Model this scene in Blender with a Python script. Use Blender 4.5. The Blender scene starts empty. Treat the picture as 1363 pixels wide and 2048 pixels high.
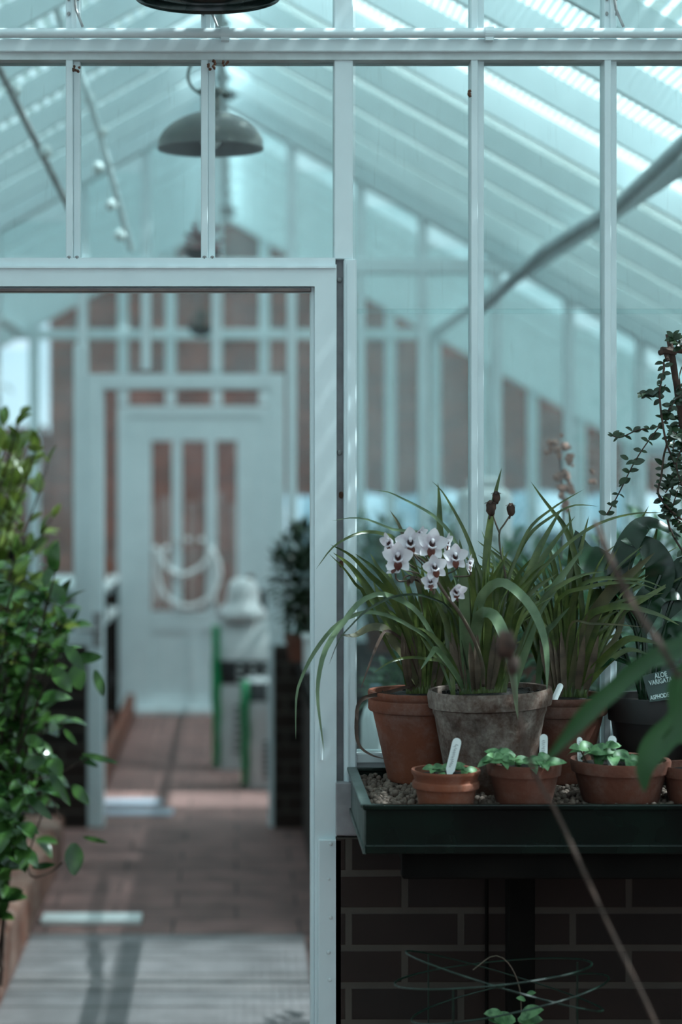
import bpy, math, random
from mathutils import Vector, Matrix, noise
random.seed(7)
SC = bpy.context.scene
COL = SC.collection
# ---------------------------------------------------------------- camera, sky, sun, exposure
F, VX, VY, H = 4096.0, 472.0, 934.0, 1.64      # focal length in px of the 1363x2048 frame, vanishing point, eye height
cam = bpy.data.cameras.new('camera'); camo = bpy.data.objects.new('camera', cam); COL.objects.link(camo)
camo.location = (0, 0, H); camo.rotation_euler = (math.pi/2, 0, 0)
cam.sensor_width = 36; cam.sensor_fit = 'AUTO'; cam.lens = 36*F/2048
cam.shift_x = (681.5-VX)/2048; cam.shift_y = -(1024-VY)/2048
cam.clip_start = 0.05; cam.clip_end = 200
cam.dof.use_dof = True; cam.dof.focus_distance = 3.98; cam.dof.aperture_fstop = 2.2
SC.camera = camo
W = bpy.data.worlds.new('world'); SC.world = W; W.use_nodes = True
wn = W.node_tree.nodes; wl = W.node_tree.links; bg = wn['Background']
wtc = wn.new('ShaderNodeTexCoord'); wno = wn.new('ShaderNodeTexNoise'); wno.inputs['Scale'].default_value = 2.2; wno.inputs['Detail'].default_value = 5
wcr = wn.new('ShaderNodeValToRGB'); wcr.color_ramp.elements[0].color = (0.52, 0.69, 0.81, 1); wcr.color_ramp.elements[1].color = (0.82, 0.92, 1.0, 1)
wcr.color_ramp.elements[0].position = .35; wcr.color_ramp.elements[1].position = .62
wl.new(wtc.outputs['Generated'], wno.inputs['Vector']); wl.new(wno.outputs[0], wcr.inputs[0]); wl.new(wcr.outputs[0], bg.inputs[0])
bg.inputs[1].default_value = 1.35
sun = bpy.data.lights.new('sun', 'SUN'); suno = bpy.data.objects.new('sun', sun); COL.objects.link(suno)
sun.energy = 13.0; sun.color = (0.95, 0.97, 1.0); sun.angle = math.radians(0.5)
suno.location = (6, 0, 9)
suno.rotation_euler = Vector((-1, .07, -1.5)).to_track_quat('-Z', 'Y').to_euler()
SC.view_settings.view_transform = 'Standard'; SC.view_settings.look = 'None'
SC.view_settings.gamma = 1; SC.view_settings.exposure = 0.2; SC.view_settings.use_curve_mapping = False
SC.cycles.max_bounces = 8; SC.cycles.transparent_max_bounces = 24; SC.cycles.transmission_bounces = 6
SC.cycles.caustics_reflective = False; SC.cycles.caustics_refractive = False
SC.cycles.sample_clamp_indirect = 6; SC.cycles.sample_clamp_direct = 0

def P(px, py, D):                                # the place in the room seen at (px, py) at distance D
    return Vector(((px-VX)/F*D, D, H-(py-VY)/F*D))
D1, D2, D3 = 4.17, 9.37, 13.7                    # the three glazed partitions
RX, RZ, SL, HW = -.06, 3.45, .5625, 2.9          # ridge x, ridge z, roof slope, half width
def roofz(x): return RZ-SL*abs(x-RX)

# ---------------------------------------------------------------- materials
MATS = {}
def nodes_of(name):
    m = bpy.data.materials.new(name); m.use_nodes = True; nt = m.node_tree
    b = nt.nodes['Principled BSDF']; MATS[name] = m
    return m, nt, b
def ramp(nt, src, stops):
    r = nt.nodes.new('ShaderNodeValToRGB'); e = r.color_ramp.elements
    while len(e) < len(stops): e.new(.5)
    for i, (p, c) in enumerate(stops):
        e[i].position = p; e[i].color = (*c, 1) if len(c) == 3 else c
    nt.links.new(src, r.inputs[0]); return r.outputs[0]
def tex(nt, kind, scale, coord='Object', vec=None, **kw):
    t = nt.nodes.new(kind)
    if vec is None:
        tc = nt.nodes.new('ShaderNodeTexCoord'); vec = tc.outputs[coord]
    nt.links.new(vec, t.inputs['Vector'])
    if 'Scale' in t.inputs: t.inputs['Scale'].default_value = scale
    for k, v in kw.items(): t.inputs[k].default_value = v
    return t
def bump(nt, b, src, strength=.3, dist=.01):
    n = nt.nodes.new('ShaderNodeBump'); n.inputs['Strength'].default_value = strength; n.inputs['Distance'].default_value = dist
    nt.links.new(src, n.inputs['Height']); nt.links.new(n.outputs[0], b.inputs['Normal'])
def mat(name, c1, c2=None, scale=20, rough=.6, metal=0, bmp=0, stops=(.35, .65), spec=.5, translucent=0, detail=4):
    m, nt, b = nodes_of(name)
    c2 = c2 or tuple(x*.8 for x in c1)
    n = tex(nt, 'ShaderNodeTexNoise', scale, Detail=detail)
    col = ramp(nt, n.outputs[0], [(stops[0], c2), (stops[1], c1)])
    nt.links.new(col, b.inputs['Base Color'])
    b.inputs['Roughness'].default_value = rough; b.inputs['Metallic'].default_value = metal
    b.inputs['Specular IOR Level'].default_value = spec
    if bmp: bump(nt, b, n.outputs[0], bmp)
    if translucent:
        tr = nt.nodes.new('ShaderNodeBsdfTranslucent'); mx = nt.nodes.new('ShaderNodeMixShader')
        nt.links.new(col, tr.inputs[0]); mx.inputs[0].default_value = translucent
        out = nt.nodes['Material Output']
        nt.links.new(b.outputs[0], mx.inputs[1]); nt.links.new(tr.outputs[0], mx.inputs[2]); nt.links.new(mx.outputs[0], out.inputs[0])
    return m
def brick(name, c1, c2, mortar, axis='x', bw=.225, rh=.075, msize=.006, rough=.85, stain=.5, offset=.5, xoff=0):
    m, nt, b = nodes_of(name)
    tc = nt.nodes.new('ShaderNodeTexCoord'); sp = nt.nodes.new('ShaderNodeSeparateXYZ'); cb = nt.nodes.new('ShaderNodeCombineXYZ')
    nt.links.new(tc.outputs['Object'], sp.inputs[0])
    ad = nt.nodes.new('ShaderNodeMath'); ad.inputs[1].default_value = xoff; nt.links.new(sp.outputs[{'x': 0, 'y': 1, 'f': 0}[axis]], ad.inputs[0]); nt.links.new(ad.outputs[0], cb.inputs[0]); nt.links.new(sp.outputs[1 if axis == 'f' else 2], cb.inputs[1])
    t = nt.nodes.new('ShaderNodeTexBrick'); nt.links.new(cb.outputs[0], t.inputs['Vector'])
    t.inputs['Scale'].default_value = 1; t.inputs['Brick Width'].default_value = bw; t.inputs['Row Height'].default_value = rh
    t.inputs['Mortar Size'].default_value = msize; t.inputs['Mortar Smooth'].default_value = .3
    t.offset = offset; t.squash = 1.0
    t.inputs['Color1'].default_value = (*c1, 1); t.inputs['Color2'].default_value = (*c2, 1); t.inputs['Mortar'].default_value = (*mortar, 1)
    n = tex(nt, 'ShaderNodeTexNoise', 6, Detail=6)
    mx = nt.nodes.new('ShaderNodeMixRGB'); mx.blend_type = 'MULTIPLY'; mx.inputs[0].default_value = stain
    nt.links.new(t.outputs[0], mx.inputs[1]); nt.links.new(ramp(nt, n.outputs[0], [(.3, (.35, .35, .35)), (.7, (1.1, 1.1, 1.1))]), mx.inputs[2])
    nt.links.new(mx.outputs[0], b.inputs['Base Color']); b.inputs['Roughness'].default_value = rough
    inv = nt.nodes.new('ShaderNodeMath'); inv.operation = 'SUBTRACT'; inv.inputs[0].default_value = 1; nt.links.new(t.outputs['Fac'], inv.inputs[1])
    bump(nt, b, inv.outputs[0], .5, .006)
    return m
def glass(name, haze=.06, patches=(), tint=(.93, .98, .98), streak=.10):
    """Thin pane: clear, faintly reflecting, with dusty film and painted haze patches (x, z, rx, rz, amount)."""
    m = bpy.data.materials.new(name); m.use_nodes = True; nt = m.node_tree; nt.nodes.clear(); MATS[name] = m
    L = nt.links.new
    out = nt.nodes.new('ShaderNodeOutputMaterial')
    tr = nt.nodes.new('ShaderNodeBsdfTransparent'); tr.inputs[0].default_value = (*tint, 1)
    gl = nt.nodes.new('ShaderNodeBsdfGlossy'); gl.inputs['Roughness'].default_value = .02
    fr = nt.nodes.new('ShaderNodeFresnel'); fr.inputs[0].default_value = 1.25
    m1 = nt.nodes.new('ShaderNodeMixShader'); L(fr.outputs[0], m1.inputs[0]); L(tr.outputs[0], m1.inputs[1]); L(gl.outputs[0], m1.inputs[2])
    df = nt.nodes.new('ShaderNodeBsdfDiffuse'); df.inputs[0].default_value = (.93, .96, .97, 1)
    tl = nt.nodes.new('ShaderNodeBsdfTranslucent'); tl.inputs[0].default_value = (.93, .97, .98, 1)
    md = nt.nodes.new('ShaderNodeMixShader'); md.inputs[0].default_value = .6; L(df.outputs[0], md.inputs[1]); L(tl.outputs[0], md.inputs[2])
    tc = nt.nodes.new('ShaderNodeTexCoord')
    mp = nt.nodes.new('ShaderNodeMapping'); mp.inputs['Scale'].default_value = (3, 3, 1.2); L(tc.outputs['Object'], mp.inputs[0])
    n = tex(nt, 'ShaderNodeTexNoise', 1.6, vec=mp.outputs[0], Detail=6)
    def math_(op, a, b_):
        x = nt.nodes.new('ShaderNodeMath'); x.operation = op
        for i, v in enumerate((a, b_)):
            if isinstance(v, (int, float)): x.inputs[i].default_value = v
            elif v is not None: L(v, x.inputs[i])
        return x.outputs[0]
    acc = math_('MULTIPLY', math_('POWER', n.outputs[0], 2), haze*3)
    geo = nt.nodes.new('ShaderNodeNewGeometry'); sp = nt.nodes.new('ShaderNodeSeparateXYZ'); L(tc.outputs['Object'], sp.inputs[0])
    for (cx, cz, rx, rz, amt) in patches:
        dx = math_('DIVIDE', math_('SUBTRACT', sp.outputs[0], cx), rx); dz = math_('DIVIDE', math_('SUBTRACT', sp.outputs[2], cz), rz)
        r2 = math_('ADD', math_('MULTIPLY', dx, dx), math_('MULTIPLY', dz, dz))
        e = math_('MULTIPLY', math_('POWER', 2.718, math_('MULTIPLY', r2, -1)), amt)
        e = math_('MULTIPLY', e, math_('ADD', math_('MULTIPLY', n.outputs[0], .8), .6))
        acc = math_('ADD', acc, e)
    mp2 = nt.nodes.new('ShaderNodeMapping'); mp2.inputs['Scale'].default_value = (60, 60, 7); L(tc.outputs['Object'], mp2.inputs[0])
    n2 = tex(nt, 'ShaderNodeTexNoise', 1.5, vec=mp2.outputs[0], Detail=5)
    st = nt.nodes.new('ShaderNodeMapRange'); st.inputs[1].default_value = .62; st.inputs[2].default_value = .85; st.inputs[4].default_value = streak; L(n2.outputs[0], st.inputs[0])
    acc = math_('MINIMUM', math_('ADD', acc, st.outputs[0]), .85)
    m2 = nt.nodes.new('ShaderNodeMixShader'); L(acc, m2.inputs[0]); L(m1.outputs[0], m2.inputs[1]); L(md.outputs[0], m2.inputs[2])
    L(m2.outputs[0], out.inputs[0])
    return m
def whitewash(name, clear):
    m = bpy.data.materials.new(name); m.use_nodes = True; nt = m.node_tree; nt.nodes.clear(); MATS[name] = m; L = nt.links.new
    out = nt.nodes.new('ShaderNodeOutputMaterial')
    tr = nt.nodes.new('ShaderNodeBsdfTransparent'); tr.inputs[0].default_value = (.9, .98, .98, 1)
    tl = nt.nodes.new('ShaderNodeBsdfTranslucent'); tl.inputs[0].default_value = (.80, .90, .90, 1)
    df = nt.nodes.new('ShaderNodeBsdfDiffuse'); df.inputs[0].default_value = (.80, .88, .88, 1)
    a = nt.nodes.new('ShaderNodeMixShader'); a.inputs[0].default_value = .30; L(tl.outputs[0], a.inputs[1]); L(df.outputs[0], a.inputs[2])
    n = tex(nt, 'ShaderNodeTexNoise', 2.5, Detail=6)
    mr = nt.nodes.new('ShaderNodeMapRange'); mr.inputs[1].default_value = .3; mr.inputs[2].default_value = .7
    mr.inputs[3].default_value = 1-clear-.1; mr.inputs[4].default_value = 1-clear+.1; L(n.outputs[0], mr.inputs[0])
    b = nt.nodes.new('ShaderNodeMixShader'); L(mr.outputs[0], b.inputs[0]); L(tr.outputs[0], b.inputs[1]); L(a.outputs[0], b.inputs[2])
    L(b.outputs[0], out.inputs[0]); return m

white = mat('white_paint', (.74, .83, .85), (.69, .78, .80), 9, .35)
white2 = mat('weathered_white_paint', (.70, .77, .78), (.55, .60, .60), 14, .5)
rust = mat('rust', (.16, .07, .04), (.06, .03, .02), 60, .9)
steel = mat('dull_steel', (.42, .42, .42), (.25, .24, .24), 40, .5, .5)
darkgap = mat('mid_grey', (.33, .32, .33), (.25, .24, .25), 30, .8)
front_glass = glass('front_glass', .05, ((.24, 2.14, .17, .14, .95), (.42, 1.98, .22, .10, .45), (.02, 2.07, .22, .08, .6), (.55, 1.86, .2, .10, .45), (-.15, 2.08, .14, .07, .4), (.66, 1.76, .15, .08, .3)))  # white patches paint lens haze into the glass colour
mid_glass = glass('middle_glass', .06, ((.2, 2.5, .6, .25, .2),))
far_glass = glass('far_glass', .05)
roof_glass = whitewash('whitewashed_roof_glass', .68)
side_glass = glass('side_glass', .25)
lath = mat('lath_wood', (.72, .76, .75), (.60, .64, .62), 8, .7, translucent=.45)
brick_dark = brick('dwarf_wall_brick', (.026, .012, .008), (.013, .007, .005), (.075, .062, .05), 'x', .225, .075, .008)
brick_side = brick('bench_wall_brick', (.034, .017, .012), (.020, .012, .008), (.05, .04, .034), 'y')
brick_red = brick('far_house_brick', (.20, .068, .045), (.11, .045, .033), (.18, .10, .08), 'x', stain=.7)
pave = brick('floor_pavers', (.28, .155, .138), (.20, .112, .10), (.09, .052, .046), 'f', .45, .225, .006, .75, .6)
soil = mat('dark_soil', (.018, .012, .009), (.006, .004, .003), 90, .95, bmp=.8)
earth = mat('outside_ground', (.14, .11, .08), (.06, .06, .035), 3, .95)
def terracotta(name, c, c2, lime=(.5, .45, .42), amt=.5, sc=14, hi=.72):
    m, nt, b = nodes_of(name)
    n = tex(nt, 'ShaderNodeTexNoise', sc, Detail=8, Roughness=.7); n2 = tex(nt, 'ShaderNodeTexNoise', sc*.35, Detail=5)
    n3 = tex(nt, 'ShaderNodeTexNoise', sc*9, Detail=3)
    c_ = ramp(nt, n2.outputs[0], [(.35, c2), (.65, c)])
    mx = nt.nodes.new('ShaderNodeMixRGB'); nt.links.new(c_, mx.inputs[1]); mx.inputs[2].default_value = (*lime, 1)
    mk = nt.nodes.new('ShaderNodeMath'); mk.operation = 'MULTIPLY'
    nt.links.new(ramp(nt, n.outputs[0], [(hi-.25, (0, 0, 0)), (hi, (amt,)*3)]), mk.inputs[0])
    nt.links.new(ramp(nt, n3.outputs[0], [(.3, (.45,)*3), (.65, (1, 1, 1))]), mk.inputs[1])
    nt.links.new(mk.outputs[0], mx.inputs[0]); nt.links.new(mx.outputs[0], b.inputs['Base Color']); b.inputs['Roughness'].default_value = .85
    bump(nt, b, n3.outputs[0], .25, .004)
    return m
terra = terracotta('terracotta', (.25, .066, .028), (.125, .038, .020), (.35, .27, .24), amt=.38)
terra2 = terracotta('terracotta_dark', (.165, .046, .024), (.075, .026, .015), (.3, .24, .21), amt=.34)
terra_old = terracotta('limed_old_terracotta', (.125, .058, .037), (.036, .019, .013), (.36, .30, .26), .8, 16, .64)
red_plastic = mat('red_plastic', (.28, .05, .02), (.22, .04, .018), 5, .4)
black_plastic = mat('brown_black_plastic', (.014, .010, .009), (.008, .006, .006), 20, .5)
tray_paint = mat('dark_green_tray_metal', (.005, .014, .010), (.002, .003, .0025), 7, .25, .0, spec=.22, stops=(.3, .7))
tray_rim = mat('pale_green_tray_rim', (.10, .13, .12), (.03, .05, .042), 18, .4, .3)  # paler grey-green for the left side of the tray
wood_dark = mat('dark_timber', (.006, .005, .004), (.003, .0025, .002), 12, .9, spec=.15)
lampm = mat('green_enamel', (.008, .024, .020), (.005, .016, .014), 12, .16)
lamp_old = mat('dusty_enamel', (.050, .050, .040), (.030, .031, .026), 30, .4)
lamp_in = mat('lamp_inside_dark', (.008, .010, .008), (.005, .006, .005), 30, .5)
leafm = mat('orchid_leaf_green', (.115, .150, .035), (.030, .055, .014), 26, .30, stops=(.3, .7), translucent=.22)
leafm2 = mat('orchid_leaf_pale', (.15, .21, .11), (.07, .12, .055), 25, .30, stops=(.3, .7), translucent=.22)  # paler leaf green for the arching leaves
leafm3 = mat('orchid_leaf_olive', (.11, .10, .045), (.055, .055, .025), 25, .5, translucent=.2)
leafm4 = mat('orchid_leaf_highlight', (.20, .26, .08), (.06, .095, .03), 30, .26, stops=(.35, .65), translucent=.2)  # brighter leaf colour paints highlights onto the thin leaves
leaf_brown = mat('dried_leaf', (.07, .035, .022), (.03, .017, .012), 40, .8)
sheath = mat('papery_sheath', (.14, .10, .065), (.05, .036, .025), 30, .7)
bushm = mat('glossy_shrub_leaf', (.075, .165, .035), (.020, .060, .016), 9, .2, translucent=.2)
bushm2 = mat('young_shrub_leaf', (.22, .27, .05), (.065, .13, .025), 6, .3, translucent=.3)
creepm = mat('creeper_leaf', (.018, .045, .014), (.009, .022, .008), 20, .35, translucent=.15)
seedm = mat('seedling_leaf', (.15, .30, .13), (.035, .11, .035), 55, .45, stops=(.4, .6), translucent=.2)
broadm = mat('broad_dark_leaf', (.012, .042, .016), (.007, .022, .010), 10, .22, translucent=.1)
foreleaf = mat('foreground_leaf', (.030, .095, .026), (.014, .055, .014), 6, .4, translucent=.3)
bark = mat('bark', (.085, .050, .038), (.04, .025, .019), 40, .9, bmp=.5)
stemm = mat('flower_stem', (.12, .08, .06), (.06, .055, .03), 30, .6)
petal = mat('white_petal', (.86, .82, .86), (.76, .68, .74), 60, .5, translucent=.25, stops=(.3, .5))
lipm = mat('rust_lip', (.17, .045, .025), (.09, .02, .014), 80, .55)
throat = mat('maroon_throat', (.045, .006, .007), (.02, .004, .004), 80, .5)
podm = mat('dry_seed_head', (.08, .04, .028), (.025, .014, .01), 70, .85)
gravelm = mat('clay_pebble', (.17, .125, .10), (.05, .035, .027), 45, .9, stops=(.3, .6))
tagm = mat('white_plastic_tag', (.74, .78, .77), (.68, .72, .71), 10, .4)
ink = mat('ink', (.03, .04, .06), None, 10, .6)
slate = mat('black_label', (.02, .055, .045), (.012, .035, .03), 10, .35)
chalk = mat('label_lettering', (.62, .76, .74), None, 10, .6)
bag_w = mat('bag_white_plastic', (.62, .64, .64), (.54, .56, .56), 4, .3)
bag_g = mat('bag_green_plastic', (.01, .25, .09), (.008, .19, .07), 4, .3)
bag_k = mat('bag_black_print', (.02, .02, .022), None, 4, .35)
blue_sheet = mat('pale_blue_sheet', (.085, .155, .19), (.06, .12, .15), 2, .5)
green_wire = mat('green_coated_wire', (.0015, .018, .010), None, 20, .4)
cable_k = mat('black_cable', (.03, .04, .03), None, 20, .5)
redflower = mat('pink_flower', (.33, .09, .10), (.18, .05, .05), 20, .7)
fern = mat('bench_foliage', (.06, .16, .065), (.02, .07, .03), 9, .5, translucent=.25)
grey_cloth = mat('pale_fence_paint', (.27, .21, .20), (.19, .145, .135), 5, .7)

# ---------------------------------------------------------------- mesh builder
def origin_of(o):
    v = Vector((0, 0, 0))
    while o is not None: v += o.location; o = o.parent
    return v
class MB:
    def __init__(s): s.v = []; s.f = []
    def add(s, vs, fs):
        k = len(s.v); s.v += [Vector(v) for v in vs]; s.f += [tuple(i+k for i in f) for f in fs]; return s
    def box(s, x0, x1, y0, y1, z0, z1, b=0):
        if b:
            b = min(b, (x1-x0)/2.5, (y1-y0)/2.5, (z1-z0)/2.5)
            return s._bev(x0, x1, y0, y1, z0, z1, b)
        vs = [(x, y, z) for x in (x0, x1) for y in (y0, y1) for z in (z0, z1)]
        return s.add(vs, [(0, 1, 3, 2), (4, 6, 7, 5), (0, 4, 5, 1), (2, 3, 7, 6), (0, 2, 6, 4), (1, 5, 7, 3)])
    def _bev(s, x0, x1, y0, y1, z0, z1, b):
        X = (x0, x1); Y = (y0, y1); Z = (z0, z1); idx = {}; vs = []
        for i in (0, 1):
            for j in (0, 1):
                for k in (0, 1):
                    sx, sy, sz = 1-2*i, 1-2*j, 1-2*k
                    for a, o in (('x', (0, b, b)), ('y', (b, 0, b)), ('z', (b, b, 0))):
                        idx[i, j, k, a] = len(vs); vs.append((X[i]+sx*o[0], Y[j]+sy*o[1], Z[k]+sz*o[2]))
        g = lambda i, j, k, a: idx[i, j, k, a]
        fs = []
        for i in (0, 1): fs.append((g(i, 0, 0, 'x'), g(i, 0, 1, 'x'), g(i, 1, 1, 'x'), g(i, 1, 0, 'x')))
        for j in (0, 1): fs.append((g(0, j, 0, 'y'), g(1, j, 0, 'y'), g(1, j, 1, 'y'), g(0, j, 1, 'y')))
        for k in (0, 1): fs.append((g(0, 0, k, 'z'), g(0, 1, k, 'z'), g(1, 1, k, 'z'), g(1, 0, k, 'z')))
        for i in (0, 1):
            for j in (0, 1):
                fs.append((g(i, j, 0, 'x'), g(i, j, 1, 'x'), g(i, j, 1, 'y'), g(i, j, 0, 'y')))
                fs.append((g(i, 0, j, 'x'), g(i, 1, j, 'x'), g(i, 1, j, 'z'), g(i, 0, j, 'z')))
                fs.append((g(0, i, j, 'y'), g(1, i, j, 'y'), g(1, i, j, 'z'), g(0, i, j, 'z')))
        for i in (0, 1):
            for j in (0, 1):
                for k in (0, 1): fs.append((g(i, j, k, 'x'), g(i, j, k, 'y'), g(i, j, k, 'z')))
        return s.add(vs, fs)
    def tube(s, pts, r, n=8, caps=True):
        pts = [Vector(p) for p in pts]; m = len(pts)
        R = r if isinstance(r, (list, tuple)) else [r]*m
        up = Vector((.13, .21, 1)); vs = []; fs = []
        for i, p in enumerate(pts):
            t = (pts[min(i+1, m-1)]-pts[max(i-1, 0)]).normalized()
            a = t.cross(up)
            if a.length < .05: a = t.cross(Vector((1, 0, .1)))
            a.normalize(); b = t.cross(a)
            for k in range(n):
                th = 2*math.pi*k/n; vs.append(p+(a*math.cos(th)+b*math.sin(th))*R[i])
        for i in range(m-1):
            for k in range(n): fs.append((i*n+k, i*n+(k+1) % n, (i+1)*n+(k+1) % n, (i+1)*n+k))
        if caps: fs.append(tuple(range(n))[::-1]); fs.append(tuple((m-1)*n+k for k in range(n)))
        return s.add(vs, fs)
    def lathe(s, c, prof, n=48, tilt=(0, 0), wob=0):
        vs = []; fs = []; m = len(prof)
        for r, z in prof:
            for k in range(n):
                th = 2*math.pi*k/n; w = 1+wob*noise.noise(Vector((math.cos(th)*2+c[0]*9, math.sin(th)*2, z*20)))
                x, y = r*math.cos(th)*w, r*math.sin(th)*w
                vs.append((c[0]+x, c[1]+y, c[2]+z+tilt[0]*x+tilt[1]*y))
        for i in range(m-1):
            for k in range(n): fs.append((i*n+k, i*n+(k+1) % n, (i+1)*n+(k+1) % n, (i+1)*n+k))
        fs.append(tuple(range(n))[::-1]); fs.append(tuple((m-1)*n+k for k in range(n)))
        return s.add(vs, fs)
    def ball(s, c, r, n=6, jig=0, sq=(1, 1, 1)):
        vs = [(c[0], c[1], c[2]-r*sq[2])]; fs = []
        for i in range(1, n):
            ph = math.pi*i/n
            for k in range(n+2):
                th = 2*math.pi*k/(n+2); q = r*(1+random.uniform(-jig, jig))
                vs.append((c[0]+q*sq[0]*math.sin(ph)*math.cos(th), c[1]+q*sq[1]*math.sin(ph)*math.sin(th), c[2]-q*sq[2]*math.cos(ph)))
        vs.append((c[0], c[1], c[2]+r*sq[2])); w = n+2
        for k in range(w):
            fs.append((0, 1+(k+1) % w, 1+k)); fs.append((len(vs)-1, 1+(n-2)*w+k, 1+(n-2)*w+(k+1) % w))
            for i in range(n-2): fs.append((1+i*w+k, 1+i*w+(k+1) % w, 1+(i+1)*w+(k+1) % w, 1+(i+1)*w+k))
        return s.add(vs, fs)
    def blade(s, pts, w, face=None, vee=.25, seg=26, point=1.0, basew=.5, th=None):
        """Strap leaf: smooth curve through pts, width w tapering to a point at the end, folded along the midrib."""
        pts = [Vector(p) for p in pts]; cs = spline(pts, seg); m = len(cs); face = face or Vector((0, -1, .3))
        vs = []; fs = []
        for i, p in enumerate(cs):
            u = i/(m-1); t = (cs[min(i+1, m-1)]-cs[max(i-1, 0)]).normalized()
            a = t.cross(face)
            if a.length < .15: a = t.cross(face+Vector((.5, 0, .5)))
            a.normalize(); b = a.cross(t).normalized()
            k = (basew+(1-basew)*min(1, u*3))*min(1, ((1-u)*4*point+.0))**.7
            hw = w*.5*k+1e-5
            vs += [p-a*hw+b*hw*vee, p, p+a*hw+b*hw*vee]
            if i:
                q = (i-1)*3; fs += [(q, q+1, q+4, q+3), (q+1, q+2, q+5, q+4)]
        return s.add(vs, fs)
    def leaf(s, base, d, up, L, w, curl=.25, cup=.2, seg=6, stalk=0):
        """Oval leaf from base along d, with a rounded outline, cupped and curling down."""
        d = Vector(d).normalized(); up = Vector(up); sd = d.cross(up)
        if sd.length < .05: sd = d.cross(Vector((1, .2, 0)))
        sd.normalize(); n = sd.cross(d).normalized(); vs = []; fs = []; base = Vector(base)
        for i in range(seg+1):
            u = i/seg; hw = w*.5*(math.sin(math.pi*min(1, u*.93+.035))**.75)*(1.12-.35*u)
            if i == seg: hw = 1e-4
            c = base+d*(L*u*(1-.15*curl*u))-n*(L*curl*u*u)
            vs += [c-sd*hw+n*hw*cup, c, c+sd*hw+n*hw*cup]
            if i:
                q = (i-1)*3; fs += [(q, q+1, q+4, q+3), (q+1, q+2, q+5, q+4)]
        return s.add(vs, fs)
    def build(s, name, m, parent=None, smooth=False, kind=None, **tags):
        org = origin_of(parent) if parent is not None else Vector((0, 0, 0))
        me = bpy.data.meshes.new(name); me.from_pydata([tuple(v-org) for v in s.v], [], s.f)
        me.materials.append(m if not isinstance(m, str) else MATS[m])
        if smooth:
            me.polygons.foreach_set('use_smooth', [True]*len(me.polygons))
        me.update(); o = bpy.data.objects.new(name, me); COL.objects.link(o)
        if parent is not None: o.parent = parent
        if smooth == 'edge':
            md = o.modifiers.new('wn', 'EDGE_SPLIT'); md.split_angle = math.radians(40)
        if kind: o['kind'] = kind
        for k, v in tags.items(): o[k] = v
        return o
def spline(pts, seg):
    if len(pts) == 2: return [pts[0].lerp(pts[1], i/seg) for i in range(seg+1)]
    Q = [pts[0]*2-pts[1]]+list(pts)+[pts[-1]*2-pts[-2]]; L = [0]
    for i in range(len(pts)-1): L.append(L[-1]+(pts[i+1]-pts[i]).length)
    out = []
    for j in range(seg+1):
        t = L[-1]*j/seg; i = 0
        while i < len(L)-2 and L[i+1] < t: i += 1
        u = (t-L[i])/max(1e-6, L[i+1]-L[i]); a, b, c, d = Q[i:i+4]
        out.append(.5*((2*b)+(c-a)*u+(2*a-5*b+4*c-d)*u*u+(3*b-a-3*c+d)*u**3))
    return out
def thing(name, loc, label=None, cat=None, group=None, kind=None):
    o = bpy.data.objects.new(name, None); COL.objects.link(o); o.location = loc; o.empty_display_size = .05
    if label: o['label'] = label
    if cat: o['category'] = cat
    if group: o['group'] = group
    if kind: o['kind'] = kind
    return o
def T(label, cat, group=None):
    d = dict(label=label, category=cat)
    if group: d['group'] = group
    return d

# ---------------------------------------------------------------- the setting
MB().box(-3.1, 3.1, -1.6, 14.2, -.1, 0).build('floor', pave, kind='structure')
MB().box(-14, 14, -4, 40, -.3, -.101).build('ground', earth, kind='structure')
pale_floor = brick('pale_lined_floor', (.25, .225, .225), (.21, .195, .20), (.07, .06, .06), 'f', 40.0, .20, .007, .75, .55, xoff=11)  # paler grey floor area with dark cross lines
MB().box(-.715, .235, 4.3, 7.16, 0, .006).build('floor_near_path', pale_floor, kind='structure')
# dwarf walls of the long sides, with glass above
for sx, nm, wn_ in ((-1, 'wall_left', 'window_5'), (1, 'wall_right', 'window_6')):
    x = sx*HW
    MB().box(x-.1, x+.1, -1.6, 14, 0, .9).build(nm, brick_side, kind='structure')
    w = thing(wn_, (x, 0, .9), kind='structure')
    MB().box(x-.003, x+.003, -1.55, 13.95, .95, 1.72).build('pane', side_glass, w)
    fr = MB().box(x-.05, x+.05, -1.6, 14, .9, .96).box(x-.05, x+.05, -1.6, 14, 1.70, 1.80)
    fr.build('window_frame', white, w)
    for i in range(22):
        y = -1.5+i*.72; MB().box(x-.03, x+.03, y-.02, y+.02, .96, 1.7).build('glazing_bar', white, w)
MB().box(-3, 3, -1.75, -1.6, 0, 1.2).build('wall_rear', brick_dark, kind='structure')

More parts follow.
